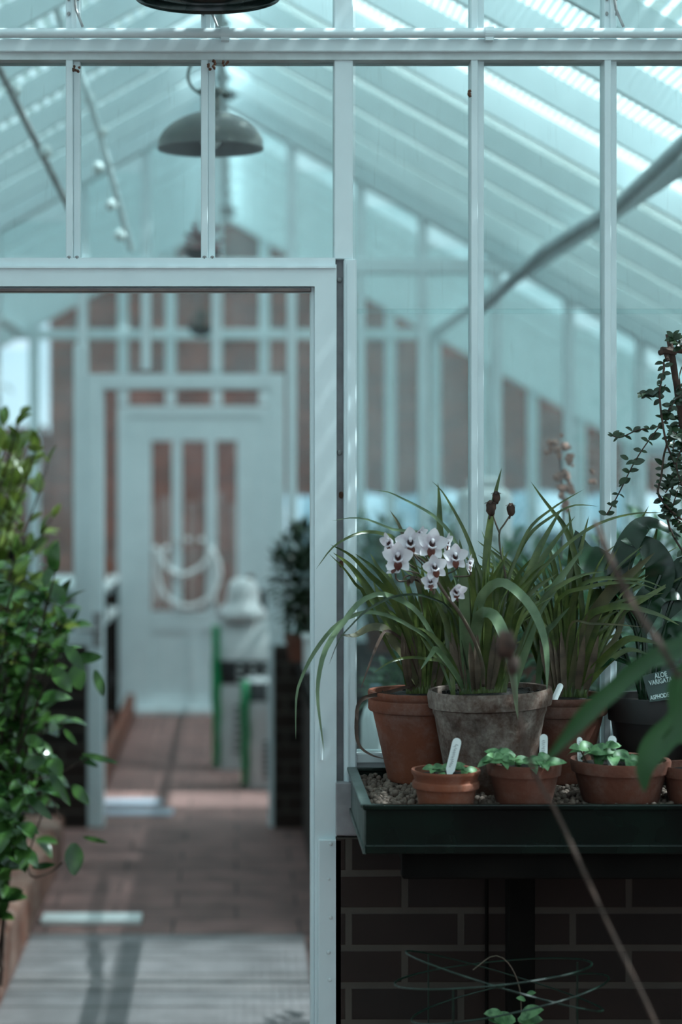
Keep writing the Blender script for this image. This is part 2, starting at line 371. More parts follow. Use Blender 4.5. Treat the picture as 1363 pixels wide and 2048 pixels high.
# roof: rafters, whitewashed glass, ridge, purlins
roof = thing('ceiling', (RX, 6, RZ), kind='structure')
def slope_box(mb, sx, y0, y1, t0, t1, u0=0.0, u1=HW+.1):
    """Box lying on the roof slope: t0..t1 below/above the roof plane, u along x from the ridge."""
    c = math.sqrt(1+SL*SL); nx, nz = sx*SL/c, 1/c; vs = []
    for u in (u0, u1):
        for y in (y0, y1):
            for t in (t0, t1):
                vs.append((RX+sx*u+nx*t, y, RZ-SL*u+nz*t))
    mb.add(vs, [(0, 1, 3, 2), (4, 6, 7, 5), (0, 4, 5, 1), (2, 3, 7, 6), (0, 2, 6, 4), (1, 5, 7, 3)]); return mb
RS = .56
for i in range(28):
    y = -1.45+i*RS
    for sx in (-1, 1):
        slope_box(MB(), sx, y-.016, y+.016, -.085, .0).build('rafter', white, roof)
for sx in (-1, 1):
    for (y0, y1) in ((-1.6, D1), (D1, D2), (D2, 14.0)):
        slope_box(MB(), sx, y0, y1, .002, .006).build('roof_pane', roof_glass, roof)
    slope_box(MB(), sx, -1.6, 14, -.10, -.05, 2.82, 2.92).build('wall_plate', white, roof)
    slope_box(MB(), sx, -1.6, 14, -.12, -.085, 1.42, 1.47).build('purlin', white, roof)
MB().box(RX-.02, RX+.02, -1.6, 14, RZ-.16, RZ+.03).build('ridge_board', white, roof)

# lath blinds rolled down over the roof glass: thin slats across the slope with narrow gaps
def blind(sx, y0, y1, pitch, gap, label, u0=.12, u1=2.9):
    mb = MB(); u = u0; c = math.sqrt(1+SL*SL)
    while u < u1:
        slope_box(mb, sx, y0, y1, .05, .057, u, u+(pitch-gap)/c); u += pitch/c
    for q in (.1, .5, .9): slope_box(mb, sx, y0+(y1-y0)*q-.006, y0+(y1-y0)*q+.006, .046, .049, u0, u1)
    mb.build('lath_blind', lath, **T(label, 'roof blind', 'lath blinds over the roof'))
blind(1, -1.5, 2.6, .050, .016, 'slatted blind over the right roof slope above the camera')
blind(1, 2.65, 5.46, .050, .016, 'slatted blind over the right roof slope, the one above the orchids')
blind(1, 5.49, 6.92, .024, .0145, 'loosely spaced slatted blind added over the right slope to thin the sun on the path')  # added over the open roof zone to cut glare and sun
blind(1, 6.95, 9.75, .024, .0050, 'nearly closed slatted blind on the right slope over the inner doorway')
blind(1, 10.2, 13.9, .044, .010, 'slatted blind on the right slope over the farthest bay')
blind(-1, -1.5, 4.1, .05, .020, 'slatted blind over the left roof slope nearest the camera')
blind(-1, 4.2, 9.3, .05, .020, 'slatted blind over the left roof slope of the middle bay')
blind(-1, 9.4, 13.9, .05, .020, 'slatted blind over the left roof slope of the farthest bay')

# ---- near partition
DL, DR = -.609, .158                          # door opening
SILL = .896; HEAD = 2.0
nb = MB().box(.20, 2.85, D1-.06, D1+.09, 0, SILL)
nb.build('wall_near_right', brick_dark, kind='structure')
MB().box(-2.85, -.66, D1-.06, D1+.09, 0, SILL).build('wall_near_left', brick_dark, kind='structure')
def mullion(x, z0, z1, par, y=D1, w=.014, m=white):
    MB().box(x-w, x, y-.034, y+.02, z0, z1, .0015).box(x, x+w, y-.018, y+.02, z0, z1, .0015).build('glazing_bar', m, par)
w1 = thing('window_1', (1.5, D1, SILL), kind='structure')
bars = [.488+.269*k for k in range(0, 9)]
RAILZ = 2.495
xs = [.243]+bars
for i, x in enumerate(bars):
    if x < 2.75: mullion(x, .90, min(roofz(x)-.05, RAILZ), w1); mullion(x, RAILZ, max(RAILZ+.01, roofz(x)-.05), w1) if roofz(x) > RAILZ+.1 else None
for i in range(len(xs)-1):
    a, b = xs[i], xs[i+1]
    if b > 2.75: break
    zt = min(roofz(b)-.06, RAILZ)
    zm = min(1.962, zt)
    MB().box(a, b, D1-.002, D1+.002, .93, zm).build('pane', front_glass, w1)
    if zt > 1.97: MB().box(a, b, D1+.003, D1+.007, 1.952, zt).build('pane', front_glass, w1)
    if roofz(b) > RAILZ+.15: MB().box(a, b, D1-.002, D1+.002, RAILZ, roofz(b)-.06).build('pane', front_glass, w1)
MB().box(.236, 2.8, D1-.03, D1+.03, 1.040, 1.062, .003).build('bottom_rail', white2, w1)
MB().box(.236, 2.8, D1-.012, D1+.03, SILL, 1.040).build('sill_panel', white2, w1)
w2 = thing('window_2', (-.2, D1, 2.06), kind='structure')
for x in (-.330, -.057): mullion(x, 2.06, RAILZ, w2); mullion(x, RAILZ, roofz(x)-.1, w2)
for x in (-.603, -.875, -1.147, -1.419, -1.69): mullion(x, .95 if x < -.65 else 2.06, min(RAILZ, roofz(x)-.1), w2)
xs = [-1.69, -1.419, -1.147, -.875, -.603, -.330, -.057, .2]
for a, b in zip(xs, xs[1:]):
    MB().box(a, b, D1-.002, D1+.002, 2.05 if b > -.65 else .93, min(RAILZ, roofz(a)-.06)).build('pane', front_glass, w2)
    if roofz(a) > RAILZ+.2: MB().box(a, b, D1-.002, D1+.002, RAILZ, roofz(a)-.1).build('pane', front_glass, w2)
for x in (-.057, -.330):                       # screws at the foot of the bars
    for dx in (-.007, .009):
        MB().lathe((0, 0, 0), [(0.0001, 0), (.0045, 0), (.0045, .003), (.002, .004)], 10).build('screw', steel, w2)
        o = COL.objects[-1]
        bpy.context.view_layer.update()
        o.rotation_euler = (math.pi/2, 0, 0); o.location = Vector((x+dx, D1-.036, 2.062))-w2.location
        for v in o.data.vertices: v.co += w2.location
# posts and rail
t1 = thing('trim_1', (.22, D1, 0), kind='structure')
MB().box(.198, .236, D1-.030, D1+.04, HEAD+.06, roofz(.22)-.08, .002).build('post', white, t1)
MB().box(.217, .243, D1-.040, D1+.05, SILL-.01, HEAD+.06, .003).box(.2235, .2265, D1-.043, D1-.038, SILL+.02, HEAD+.05).build('post', white, t1)
MB().box(.202, .218, D1-.016, D1+.04, SILL, HEAD+.06).build('recess_strip', darkgap, t1)  # grey strip set back between door frame and post
for py in (560, 905):
    c = P(678.5, py, D1-.018); MB().ball(c, .0055, 6, sq=(1, .5, 1)).build('screw', steel, t1)
for py in (990, 1128, 1590, 1648):
    c = P(682, py, D1-.018); MB().ball(c, .006, 6, .1, sq=(.9, .5, 1.2)).build('bolt_hole', rust, t1)
MB().box(.200, .262, D1-.062, D1-.03, .90, 1.006, .002).build('grey_block', darkgap, t1)
rail = thing('trim_2', (.3, D1, RAILZ), kind='structure')
MB().box(-2.0, 1.65, D1-.048, D1+.03, 2.476, 2.5025, .002).build('rail_face', white, rail)
MB().box(-2.0, 1.65, D1-.036, D1+.03, 2.462, 2.476).build('rail_lip', white2, rail)
pipe = thing('water_pipe', (-.3, D1-.062, 2.509), 'white plastic pipe lying along the top of the near cross rail', 'pipe')
MB().tube([(x*.1, D1-.062, 2.5105) for x in range(-20, 17)], .0098, 16).build('pipe_run', white, pipe, smooth=True)
for px in (450, 970):
    x = (px-VX)/982; MB().tube([(x-.009, D1-.062, 2.5105), (x+.009, D1-.062, 2.5105)], .0125, 16).box(x-.008, x+.008, D1-.07, D1-.05, 2.495, 2.501).build('collar', white, pipe)
for px in (150, 416, 1216):                    # little metal brackets fixed on the bars above the rail
    x = (px-VX)/982
    br = thing('metal_bracket', (x, D1-.04, 2.53), {150: 'white metal bracket screwed to the leftmost bar above the rail', 416: 'white metal bracket screwed to the bar just below the near lamp', 1216: 'white metal bracket screwed to the rightmost bar above the rail'}[px], 'bracket', 'metal brackets above the rail')
    MB().box(x-.004, x+.006, D1-.042, D1-.034, 2.52, 2.60, .001).build('plate', white, br)
    MB().tube([(x+.002, D1-.044, 2.598), (x+.006, D1-.05, 2.56), (x+.020, D1-.056, 2.524)], .0028, 6).build('hook', steel, br)
    for z in (2.555, 2.585):
        for dx in (-.010, .009): MB().ball((x+dx, D1-.036, z), .0035, 5, sq=(1, .6, 1.3)).build('screw', steel, br)
# near door frame
d1 = thing('door_1', ((DL+DR)/2, D1, 0), kind='structure')
def frame(par, l, r, h, y, fw=.044, th=.05, m=white):
    # mitred head and jambs with a stepped inner lip
    for sx, x in ((-1, l), (1, r)):
        o = x+sx*fw
        vs = []
        for yy in (y-.045, y+.045): vs += [(x, yy, 0), (o, yy, 0), (o, yy, h+fw), (x, yy, h)]
        MB().add(vs, [(0, 1, 2, 3), (7, 6, 5, 4), (0, 4, 5, 1), (1, 5, 6, 2), (2, 6, 7, 3), (3, 7, 4, 0)]).build('jamb', m, par)
        MB().box(min(x, x-sx*.007), max(x, x-sx*.007), y-.03, y+.04, 0, h, .001).build('jamb_stop', m, par)
    vs = []
    for yy in (y-.045, y+.045): vs += [(l, yy, h), (r, yy, h), (r+fw, yy, h+fw), (l-fw, yy, h+fw)]
    MB().add(vs, [(0, 1, 2, 3), (7, 6, 5, 4), (0, 4, 5, 1), (1, 5, 6, 2), (2, 6, 7, 3), (3, 7, 4, 0)]).build('head', m, par)
    MB().box(l, r, y-.02, y+.04, h-.007, h).build('head_stop', m, par)
frame(d1, DL, DR, HEAD+.004, D1)
MB().box(DL-.05, .2, D1-.052, D1-.043, HEAD+.040, HEAD+.044).build('head_bead', white, d1)
MB().box(DL-.03, .2, D1-.04, D1+.04, HEAD+.048, HEAD+.062).build('head_rail', white, d1)
MB().box(DL, DR-.008, D1-.043, D1-.020, HEAD-.006, HEAD).build('head_dark_strip', mat('dark_brown_strip', (.20, .15, .14), (.12, .09, .09), 20, .8), d1)  # dark brown strip along the underside of the head
MB().box(DR+.007, .212, D1-.060, D1-.045, 0, SILL-.004, .002).build('jamb_plate', white, d1)
MB().tube([P(642, 1455, D1-.052), P(642, 1520, D1-.052)], .0035, 8).build('hinge_pin', white, d1)
for py in (1688, 1758, 1835, 1905, 1960):
    c = P(657+(py % 3)*2, py, D1-.062); MB().ball(c, .004 if py != 1758 else .003, 6, sq=(1, .4, 1)).build('screw', white2, d1)
# spots of moss and a dead insect on the bars
for px, py, r in ((152, 135, .007), (424, 128, .008), (450, 126, .006), (935, 186, .007)):
    c = P(px, py, D1-.045); mb = MB()
    for _ in range(8): mb.ball(c+Vector((random.uniform(-1, 1)*r, 0, random.uniform(-1, .6)*r*1.4)), r*.4, 5, .3)
    mb.build('moss_clump', rust, **T({152: 'brown moss clump under the rail at the leftmost bar', 424: 'brown moss clump at the top of the bar in front of the far lamp', 450: 'ragged brown moss strip hanging under the rail right of the lamp bar', 935: 'brown dead moth stuck high on the bar right of the post'}[px], 'moss' if px != 935 else 'insect'))

# ---- middle partition
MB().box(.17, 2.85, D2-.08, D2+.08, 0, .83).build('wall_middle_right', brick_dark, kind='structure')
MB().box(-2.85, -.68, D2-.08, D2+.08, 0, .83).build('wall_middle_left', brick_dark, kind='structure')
def gable(wname, y, l, r, head, bars_, par_mat, tz, sill=.83, bw=.022, step=True):
    w = thing(wname, (0, y, sill), kind='structure')
    for x in bars_:
        z0 = head+.085 if l-.05 < x < r+.05 else sill
        z1 = roofz(x)-.1
        if z1 > z0+.05: MB().box(x-bw, x+bw, y-.03, y+.03, z0, z1, .003).build('glazing_bar', white, w)
    e = sorted(bars_)
    for a, b in zip(e, e[1:]):
        z0 = head+.07 if (l-.13 < a and b < r+.13) else sill
        z1 = min(roofz(a), roofz(b))-.1
        if z1 > z0+.1: MB().box(a, b, y-.003, y+.003, z0, z1).build('pane', par_mat, w)
    hx = (RZ-tz)/SL
    MB().box(RX-hx, RX+hx, y-.04, y+.04, tz-.035, tz+.03, .003).build('cross_rail', white, w)
    MB().box(r+.06, HW-.1, y-.05, y+.05, sill, sill+.05).build('bottom_rail', white, w)
    MB().box(-HW+.1, l-.06, y-.05, y+.05, sill, sill+.05).build('bottom_rail', white, w)
    for sx in (-1, 1): slope_box(MB(), sx, y-.05, y+.05, -.14, -.02, 0, HW).build('gable_rafter', white, w)
    return w
ml, mr = (205-VX)/437, (540-VX)/437
mb_ = [(px-VX)/437 for px in (292, 432, 583, 845, 720)]+[-.70, -1.1, -1.45, -1.8, -2.2, -2.6, 1.19, 1.52, 1.85, 2.2, 2.55]
gable('window_3', D2, ml, mr, HEAD, mb_, mid_glass, 2.56)
d2 = thing('door_2', ((ml+mr)/2, D2, 0), kind='structure')
frame(d2, ml, mr, HEAD, D2, .065)
MB().box(ml-.13, ml-.064, D2-.036, D2+.036, .83, 2.2, .003).build('side_post', white, d2)
h = MB(); hp = Vector((ml-.02, D2-.045, .90))
h.tube([hp, hp+Vector((0, -.05, 0)), hp+Vector((-.09, -.05, 0))], .009, 8).box(hp.x-.02, hp.x+.02, hp.y-.006, hp.y, .82, .98, .002)
h.build('door_latch', steel, d2)

# ---- far partition with its closed door
gl, gr = (255-VX)/299, (522-VX)/299
fb = [(px-VX)/299 for px in (165, 246, 341, 434, 528)]+[1.21-.62, 1.03, 1.33, 1.66, 1.98, 2.3, 2.62, -1.35, -1.7, -2.05, -2.4, -2.7]
gable('window_4', D3, gl, gr, 1.97, fb, far_glass, 2.53, sill=.8, bw=.034)
MB().box(gr+.08, HW, D3-.08, D3+.08, 0, .8).build('wall_far_right', brick_dark, kind='structure')
MB().box(-HW, gl-.08, D3-.08, D3+.08, 0, .8).build('wall_far_left', brick_dark, kind='structure')
d4 = thing('door_4', ((gl+gr)/2, D3, 0), kind='structure')
frame(d4, gl-.005, gr+.005, 1.985, D3, .06)
y0, y1 = D3-.03, D3+.02
def fz(py): return H-(py-VY)/299
def fx(px): return (px-VX)/299
for a, b in ((gl, fx(303)), (fx(473), gr)): MB().box(a, b, y0, y1, .02, 1.975, .004).build('stile', white, d4)
for a, b in ((fz(1425)+.02, fz(1395)), (fz(1262), fz(1222)), (fz(882), 1.975)): MB().box(fx(303), fx(473), y0, y1, a, b, .004).build('door_rail', white, d4)
MB().box(fx(380), fx(396), y0, y1, fz(1395), fz(1262)).build('door_rail', white, d4)
for px in (354, 422): MB().box(fx(px-10), fx(px+10), y0, y1, fz(1222), fz(882), .004).build('glazing_bar', white, d4)
MB().box(fx(303), fx(473), D3-.01, D3, fz(1395), fz(1262)).build('lower_panel', white, d4)
MB().box(fx(303), fx(473), D3-.002, D3+.002, fz(1222), fz(882)).build('pane', far_glass, d4)
MB().box(gl-.05, gr+.05, D3-.12, D3+.06, 0, .03).build('threshold', white2, d4)

# ---------------------------------------------------------------- outside
hb = thing('brick_building', (2, 17.4, 0), 'red-brown brick wall of a building seen beyond the farthest glazing', 'building')
MB().box(-1.55, 6, 17, 17.4, -.1, 4.1).build('wall', brick_red, hb)
MB().box(-1.6, 6.1, 16.95, 17.45, 4.1, 4.2).build('coping', grey_cloth, hb)
MB().box(-6, -1.56, 17.0, 17.3, -.1, 1.92).box(-6.05, -1.6, 16.95, 17.35, 1.92, 1.98).build('garden_wall', brick_red, **T('lower brick garden wall outside to the left of the taller building', 'wall'))
fn = thing('garden_fence', (-.3, 16, 0), 'pale picket fence outside the far door', 'fence')
for k in range(14):
    x = -.9+k*.105; hz = 1.40+.05*math.sin(k*2.1)
    MB().box(x, x+.06, 15.98, 16.0, 0, hz, .003).build('picket', grey_cloth, fn)
MB().box(-.95, .6, 16.0, 16.03, .9, .97).box(-.95, .6, 16.0, 16.03, .3, .37).build('fence_rail', grey_cloth, fn)
cf = MB(); n = 24; vs = []; fs = []
for i in range(n+1):
    for j in range(6):
        x = .35+i*3.3/n; vs.append((x, 15.3+j*.14, 1.15+(.30*math.sin(math.pi*j/5)+.03*math.sin(x*9)+.03*noise.noise(Vector((x*3, j, 0))))))
for i in range(n):
    for j in range(5): fs.append((i*6+j, i*6+j+1, (i+1)*6+j+1, (i+1)*6+j))
cf.add(vs, fs); cf.box(.35, 3.65, 15.3, 16.0, 0, 1.16); cf.build('cold_frame', blue_sheet, **T('cold frame under a pale blue sheet outside the far glazing', 'cold frame'))
for (x, y, hgt, nm) in ((-3.3, 18.5, 3.2, 'left'),):
    t = thing('garden_tree', (x, y, 0), 'bare-trunked dark tree outside beyond the left side', 'tree')
    MB().tube([(x, y, 0), (x+.05, y, 1), (x+.1, y, 2.2)], [.12, .09, .05], 8).build('trunk', bark, t)
    mb = MB()
    for _ in range(260):
        p = Vector((x+random.gauss(0, .45), y+random.gauss(0, .3), 1.9+random.gauss(0, .35))); mb.leaf(p, [random.uniform(-1, 1) for _ in range(3)], (0, 0, 1), .14, .07)
    mb.build('foliage', creepm, t)

# ---------------------------------------------------------------- lamps
def lamp(name, x, y, z, r, label, outer, inner):
    t = thing(name, (x, y, z), label, 'pendant lamp')
    hgt = r*.66
    prof = [(r, 0), (r*1.005, .004), (r*.985, .010)]+[(r*(math.cos(a)**1.35*.97+.03), .01+hgt*math.sin(a)) for a in [i*math.pi/2/14 for i in range(1, 13)]]
    prof2 = [(p[0]-.003, max(.001, p[1]-.003)) for p in prof]
    MB().lathe((x, y, z), prof, 64).build('shade', outer, t, smooth=True)
    o = MB().lathe((x, y, z-.001), [(r*.995, .0005)]+prof2[1:], 64); o.f = o.f[:-2]; o.build('reflector', inner, t, smooth=True)
    # open the bottom of the outer shell
    sh = t.children[0] if t.children else None
    zt = z+hgt+.005
    MB().lathe((x, y, zt-.012), [(.034, 0), (.034, .012), (.026, .016), (.026, .06), (.033, .062), (.033, .072), (.012, .08), (.010, .10)], 24).build('neck', lamp_old if outer is lamp_old else outer, t, smooth='edge')
    MB().ball((x+.038, y-.01, zt+.045), .009, 6).build('terminal', cable_k, t)
    MB().tube([(x, y, zt+.08), (x, y, roofz(x)-.12)], .004, 8).build('suspension_rod', cable_k, t)
    mb = MB(); mb.tube(spline([Vector((x-.02, y, zt+.045)), Vector((x-.052, y, zt+.07)), Vector((x-.058, y, zt+.11)), Vector((x-.03, y, zt+.165)), Vector((x-.004, y, zt+.2))], 16), .0042, 8); mb.build('cable', cable_k, t, smooth=True)
    MB().ball((x, y, z+.035), .03, 10, sq=(1, 1, 1.2)).build('bulb', tagm, t, smooth=True)
    return t
def open_bottom(t):
    for o in bpy.data.objects:
        if o.parent == t and o.name.startswith('shade'):
            me = o.data; vs = [tuple(v.co) for v in me.vertices]; fs = [tuple(p.vertices) for p in me.polygons][:-2]
            n2 = bpy.data.meshes.new('shade'); n2.from_pydata(vs, [], fs); n2.materials.append(me.materials[0])
            n2.polygons.foreach_set('use_smooth', [True]*len(n2.polygons)); o.data = n2
open_bottom(lamp('pendant_lamp', -.055, 3.955, 2.545, .140, 'dark green enamel pendant lamp cropped by the top edge, in front of the glass', lampm, lampm))
open_bottom(lamp('pendant_lamp', (421-VX)/757, 5.41, 2.479, .140, 'dusty grey dome pendant lamp hanging behind the glass', lamp_old, lamp_in))

# roof bracing seen through the glass
mb = MB(); mb.tube([P(1420, 235, 5.5), P(1363, 290, 5.8), P(1235, 410, 6.4), P(1090, 500, 7.2), P(960, 620, 8.2)], [.022]*5, 10)
mb.build('trim_3', mat('painted_strut', (.36, .42, .44), (.28, .33, .34), 8, .5), kind='structure', smooth=True)
va = thing('vent_linkage', P(60, 250, 6.2), 'slanting metal roof vent arm with bright joints at upper left', 'roof vent arm')
mb = MB(); mb.tube([P(-40, 60, 6.0), P(145, 430, 6.6)], .011, 8); mb.build('rod', steel, va)
for px, py in ((30, 180), (92, 302), (-5, 118)): MB().ball(P(px, py, 6.2), .020, 8, .1).build('joint', tagm, va, smooth=True)
vb = thing('vent_chain', P(190, 220, 6.8), 'run of white vent linkage slanting down beside the leftmost bar', 'roof vent arm')
MB().tube([P(95, -40, 6.4), P(120, 40, 6.5), P(180, 200, 6.7), P(215, 320, 6.9), P(262, 500, 7.2)], .012, 8).build('rod', white, vb)
for px, py in ((120, 35), (178, 195), (204, 262), (196, 335), (222, 410), (240, 470)): MB().ball(P(px, py, 6.8), .020, 8, .1).build('joint', tagm, vb, smooth=True)

# ---------------------------------------------------------------- generic plants
def cloud(mb, c, r, n, L, w, rz=None, updir=.4, curl=.3):
    c = Vector(c)
    for _ in range(n):
        v = Vector((random.gauss(0, 1), random.gauss(0, 1), random.gauss(0, 1))); v.normalize(); q = random.random()**.45
        p = c+Vector((v.x*r*q, v.y*r*q, v.z*(rz or r)*q)); d = v+Vector((random.uniform(-.6, .6), random.uniform(-.6, .6), random.uniform(-.6, .6)+updir))
        k = random.uniform(.7, 1.2); mb.leaf(p, d, (random.uniform(-.4, .4), random.uniform(-.4, .4), 1), L*k, w*k, curl, .2, 5)
def pot(name, c, r, h, rb, m, par, rim='band', n=56, tilt=(0, 0), wob=0, seat=.012):
    """Flower pot: base at c, rim radius r, height h, with a collar and a hollow inside."""
    rh = h*.22
    if rim == 'band': out = [(rb*.96, 0), (rb, .003), (r*.90, h-rh-.002), (r*.965, h-rh), (r*.99, h-rh+.004), (r*.985, h-rh*.45), (r*.955, h-rh*.40), (r*.99, h-rh*.30), (r, h-.004), (r*.985, h)]
    elif rim == 'plain': out = [(rb*.96, 0), (rb, .003), (r*.91, h-rh*1.3), (r*.97, h-rh*1.28), (r, h-.004), (r*.985, h)]
    elif rim == 'double': out = [(rb*.96, 0), (rb, .003), (r*.87, h*.48), (r*.96, h*.50), (r*.975, h*.56), (r*.96, h*.66), (r*.91, h*.70), (r*.93, h*.82), (r*.99, h*.90), (r, h-.003), (r*.985, h)]
    else: out = [(rb*.96, 0), (rb, .004), (r*.91, h-.035), (r*.985, h-.032), (r*1.0, h-.022), (r*1.01, h-.010), (r*.985, h)]
    t = min(.009, r*.1)
    inn = [(r-t, h-.001), (r-t-.001, h-rh), (rb*.9, h*.35)]
    return MB().lathe(c, out+inn, n, tilt, wob).build('pot', m, par, smooth='edge')

# left bed of the middle house: terracotta edging, soil and two shrubs
MB().box(-.90, -.72, 4.35, 8.55, 0, .185, .012).build('bed_edging', terracotta('edging_clay', (.19, .060, .032), (.085, .032, .02), (.40, .30, .25), .7, 7, .66), **T('long terracotta edging kerb beside the path at lower left', 'kerb'))
MB().box(-2.78, -.90, 4.3, 9.2, 0, .15).build('bed_soil', soil, kind='stuff', **T('dark soil filling the left bed behind the terracotta kerb', 'soil'))
mb = MB()
for _ in range(300):
    mb.ball((random.uniform(-1.25, -.92), random.uniform(5.8, 8.2), .165), random.uniform(.010, .030), 5, .25)
mb.build('bed_pebbles', gravelm, kind='stuff', **T('pale stones scattered on the left bed', 'stones'))
MB().box(-1.25, -.93, 8.55, 9.2, .15, 1.28).box(-1.27, -.91, 8.53, 9.22, 1.28, 1.31).build('storage_box', wood_dark, **T('dark timber box standing behind the shrubs at left', 'box'))
def edge(y):
    K = [(820, 25), (860, 60), (900, 100), (950, 105), (1020, 95), (1100, 110), (1180, 125), (1250, 150), (1320, 150), (1400, 135), (1480, 110), (1560, 130), (1640, 120), (1720, 70), (1760, 0)]
    for (a, b), (c_, d_) in zip(K, K[1:]):
        if a <= y <= c_: return b+(d_-b)*(y-a)/(c_-a)
    return 0
sh1 = thing('shrub', P(-40, 1700, 5.6), 'bushy glossy green shrub at lower left beside the doorway', 'shrub', 'shrubs in the left bed')
sh1.location.z = .15
sh2 = thing('shrub', P(-60, 1700, 6.0), 'taller yellow-green shrub rising behind the glossy one at left', 'shrub', 'shrubs in the left bed')
sh2.location.z = .15
mb = MB(); ms = MB()
tw = random.Random(3)
for k in range(90):
    y = tw.uniform(1130, 1720); x = edge(y)*tw.uniform(-.9, 1.0); D = 5.2+tw.uniform(-.25, .5)
    tip = P(x, y, D); base = Vector((sh1.location.x+tw.uniform(-.12, .06), 5.6+tw.uniform(-.1, .1), .15+tw.uniform(0, .5)))
    mid = base.lerp(tip, .55)+Vector((0, 0, .10)); cs = spline([base, mid, tip], 10)
    ms.tube(cs, [.006*(1-.7*i/10) for i in range(11)], 5)
    for i in range(4, 11):
        for _ in range(2):
            p = cs[i]; d = (cs[i]-cs[i-1]).normalized()+Vector((tw.uniform(-1, 1), tw.uniform(-1, .6), tw.uniform(-.9, .7)))
            L = tw.uniform(.045, .085)
            if P(0, 0, p.y).x > -9: mb.leaf(p, d, (tw.uniform(-.5, .5), tw.uniform(-.9, .1), 1), L, L*.55, tw.uniform(.1, .5), .25, 6)
# leaves that stand out at the shrub's edge
for (x0, y0_, x1, y1_, wd, D) in ((105, 1335, 143, 1382, 34, 5.05), (150, 1330, 160, 1380, 40, 5.2), (152, 1318, 203, 1312, 26, 5.3), (130, 1290, 168, 1340, 26, 5.0), (148, 1686, 148, 1752, 40, 5.1), (166, 1674, 214, 1684, 10, 5.2), (128, 1458, 152, 1488, 13, 5.1), (165, 1508, 235, 1524, 14, 5.2), (160, 1515, 195, 1532, 14, 5.3), (55, 1592, 104, 1638, 22, 5.0), (100, 1545, 140, 1612, 22, 5.0), (145, 1570, 178, 1608, 26, 5.1), (50, 1475, 88, 1490, 26, 5.0), (48, 1530, 90, 1520, 30, 5.0), (10, 1730, 60, 1720, 22, 5.0), (65, 1735, 108, 1728, 14, 5.0), (190, 1340, 206, 1392, 20, 5.3)):
    a, b = P(x0, y0_, D), P(x1, y1_, D-.03); mb.leaf(a, b-a, (random.uniform(-.3, .3), -1.3, .5), (b-a).length, wd/F*D, .12, .15, 9)
ms.tube(spline([P(120, 1640, 5.2), P(100, 1600, 5.2), P(60, 1700, 5.15), P(62, 1752, 5.1), P(100, 1745, 5.1), P(125, 1725, 5.1)], 20), .0022, 5)
ms.tube(spline([P(60, 1560, 5.3), P(110, 1550, 5.3), P(150, 1530, 5.25), P(185, 1512, 5.2)], 14), .0022, 5)
mb.build('foliage', bushm, sh1, smooth=True); ms.build('stem', bark, sh1)
mb = MB(); ms = MB()
for k in range(70):
    y = tw.uniform(850, 1260); x = edge(y)*tw.uniform(-.9, .92); D = 5.7+tw.uniform(-.2, .5)
    if k < 6: x, y = ((42, 832), (5, 850), (60, 885), (96, 925), (105, 1035), (70, 905))[k]
    tip = P(x, y, D); base = Vector((sh2.location.x+tw.uniform(-.1, .05), 6.0, .15+tw.uniform(.2, .8)))
    cs = spline([base, base.lerp(tip, .55)+Vector((-.03, 0, .05)), tip], 12)
    ms.tube(cs, [.006*(1-.75*i/12) for i in range(13)], 5)
    for i in range(6, 13):
        for _ in range(2):
            d = (cs[i]-cs[i-1]).normalized()*1.1+Vector((tw.uniform(-1, 1), tw.uniform(-1, 1), tw.uniform(-.4, .8)))
            L = tw.uniform(.04, .075); mb.leaf(cs[i], d, (tw.uniform(-.6, .6), tw.uniform(-.9, .1), 1), L, L*.5, tw.uniform(.0, .4), .25, 5)
mb.build('foliage', bushm2, sh2, smooth=True); ms.build('stem', bark, sh2)

# right bench of the middle house
bn = thing('plant_bench', (1.5, 6.8, 0), 'long brick-fronted staging bench behind the glass on the right of the path', 'bench')
MB().box(.30, 2.75, 7.15, 9.25, 0, .80).build('base', brick_side, bn)
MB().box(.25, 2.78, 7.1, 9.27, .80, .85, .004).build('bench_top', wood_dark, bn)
BPL = [((.27, 8.35), .125, .40, 'dark bushy potted plant at the bench corner by the inner doorway', creepm), ((.48, 5.5), .12, .16, 'soft green fern just behind the leftmost orchid pot', fern), 
       ((.88, 5.3), .20, .44, 'green leafy plant behind the glass, behind the white orchid', fern), ((1.22, 5.9), .24, .50, 'large leafy plant behind the glass, behind the dark plastic pot', fern), ((1.42, 5.2), .22, .44, 'leafy plant behind the glass near the right edge', fern),
       ((.62, 8.75), .18, .44, 'green plant on the bench close to the middle glazed partition, nearest the doorway', fern), ((.95, 8.6), .2, .46, 'green plant on the bench close to the middle glazed partition, second from the doorway', fern), ((1.05, 7.5), .2, .40, 'bushy plant far along the right bench', fern), ((1.6, 7.2), .18, .34, 'bushy plant far along the right bench, nearer the side windows', fern)]
for (x, y), r, hh, lab, m in BPL:
    t = thing('potted_plant', (x, y, .85), lab, 'potted plant', 'plants on the right bench behind the glass')
    pot('pot', (x, y, .85), .075, .11, .055, terra2, t, 'plain', 28)
    mb = MB(); cloud(mb, (x, y, .95+hh*.55), r, 460 if m is fern else 520, .055, .026, hh*.6); mb.build('foliage', m, t)
    ms = MB()
    for k in range(7): ms.tube([(x, y, .9), (x+random.uniform(-r, r)*.6, y+random.uniform(-r, r)*.6, .95+hh*.6)], .003, 5)
    ms.build('stem', bark, t)
b2 = thing('plant_bench', (1.9, 5.8, 0), 'second bench set back from the path, behind the glass and the tray', 'bench')
MB().box(.80, 2.75, 4.6, 7.05, .80, .85, .004).build('bench_top', wood_dark, b2)
for x in (.84, 2.65):
    for y in (4.65, 6.95): MB().box(x, x+.05, y, y+.05, 0, .80).build('leg', wood_dark, b2)
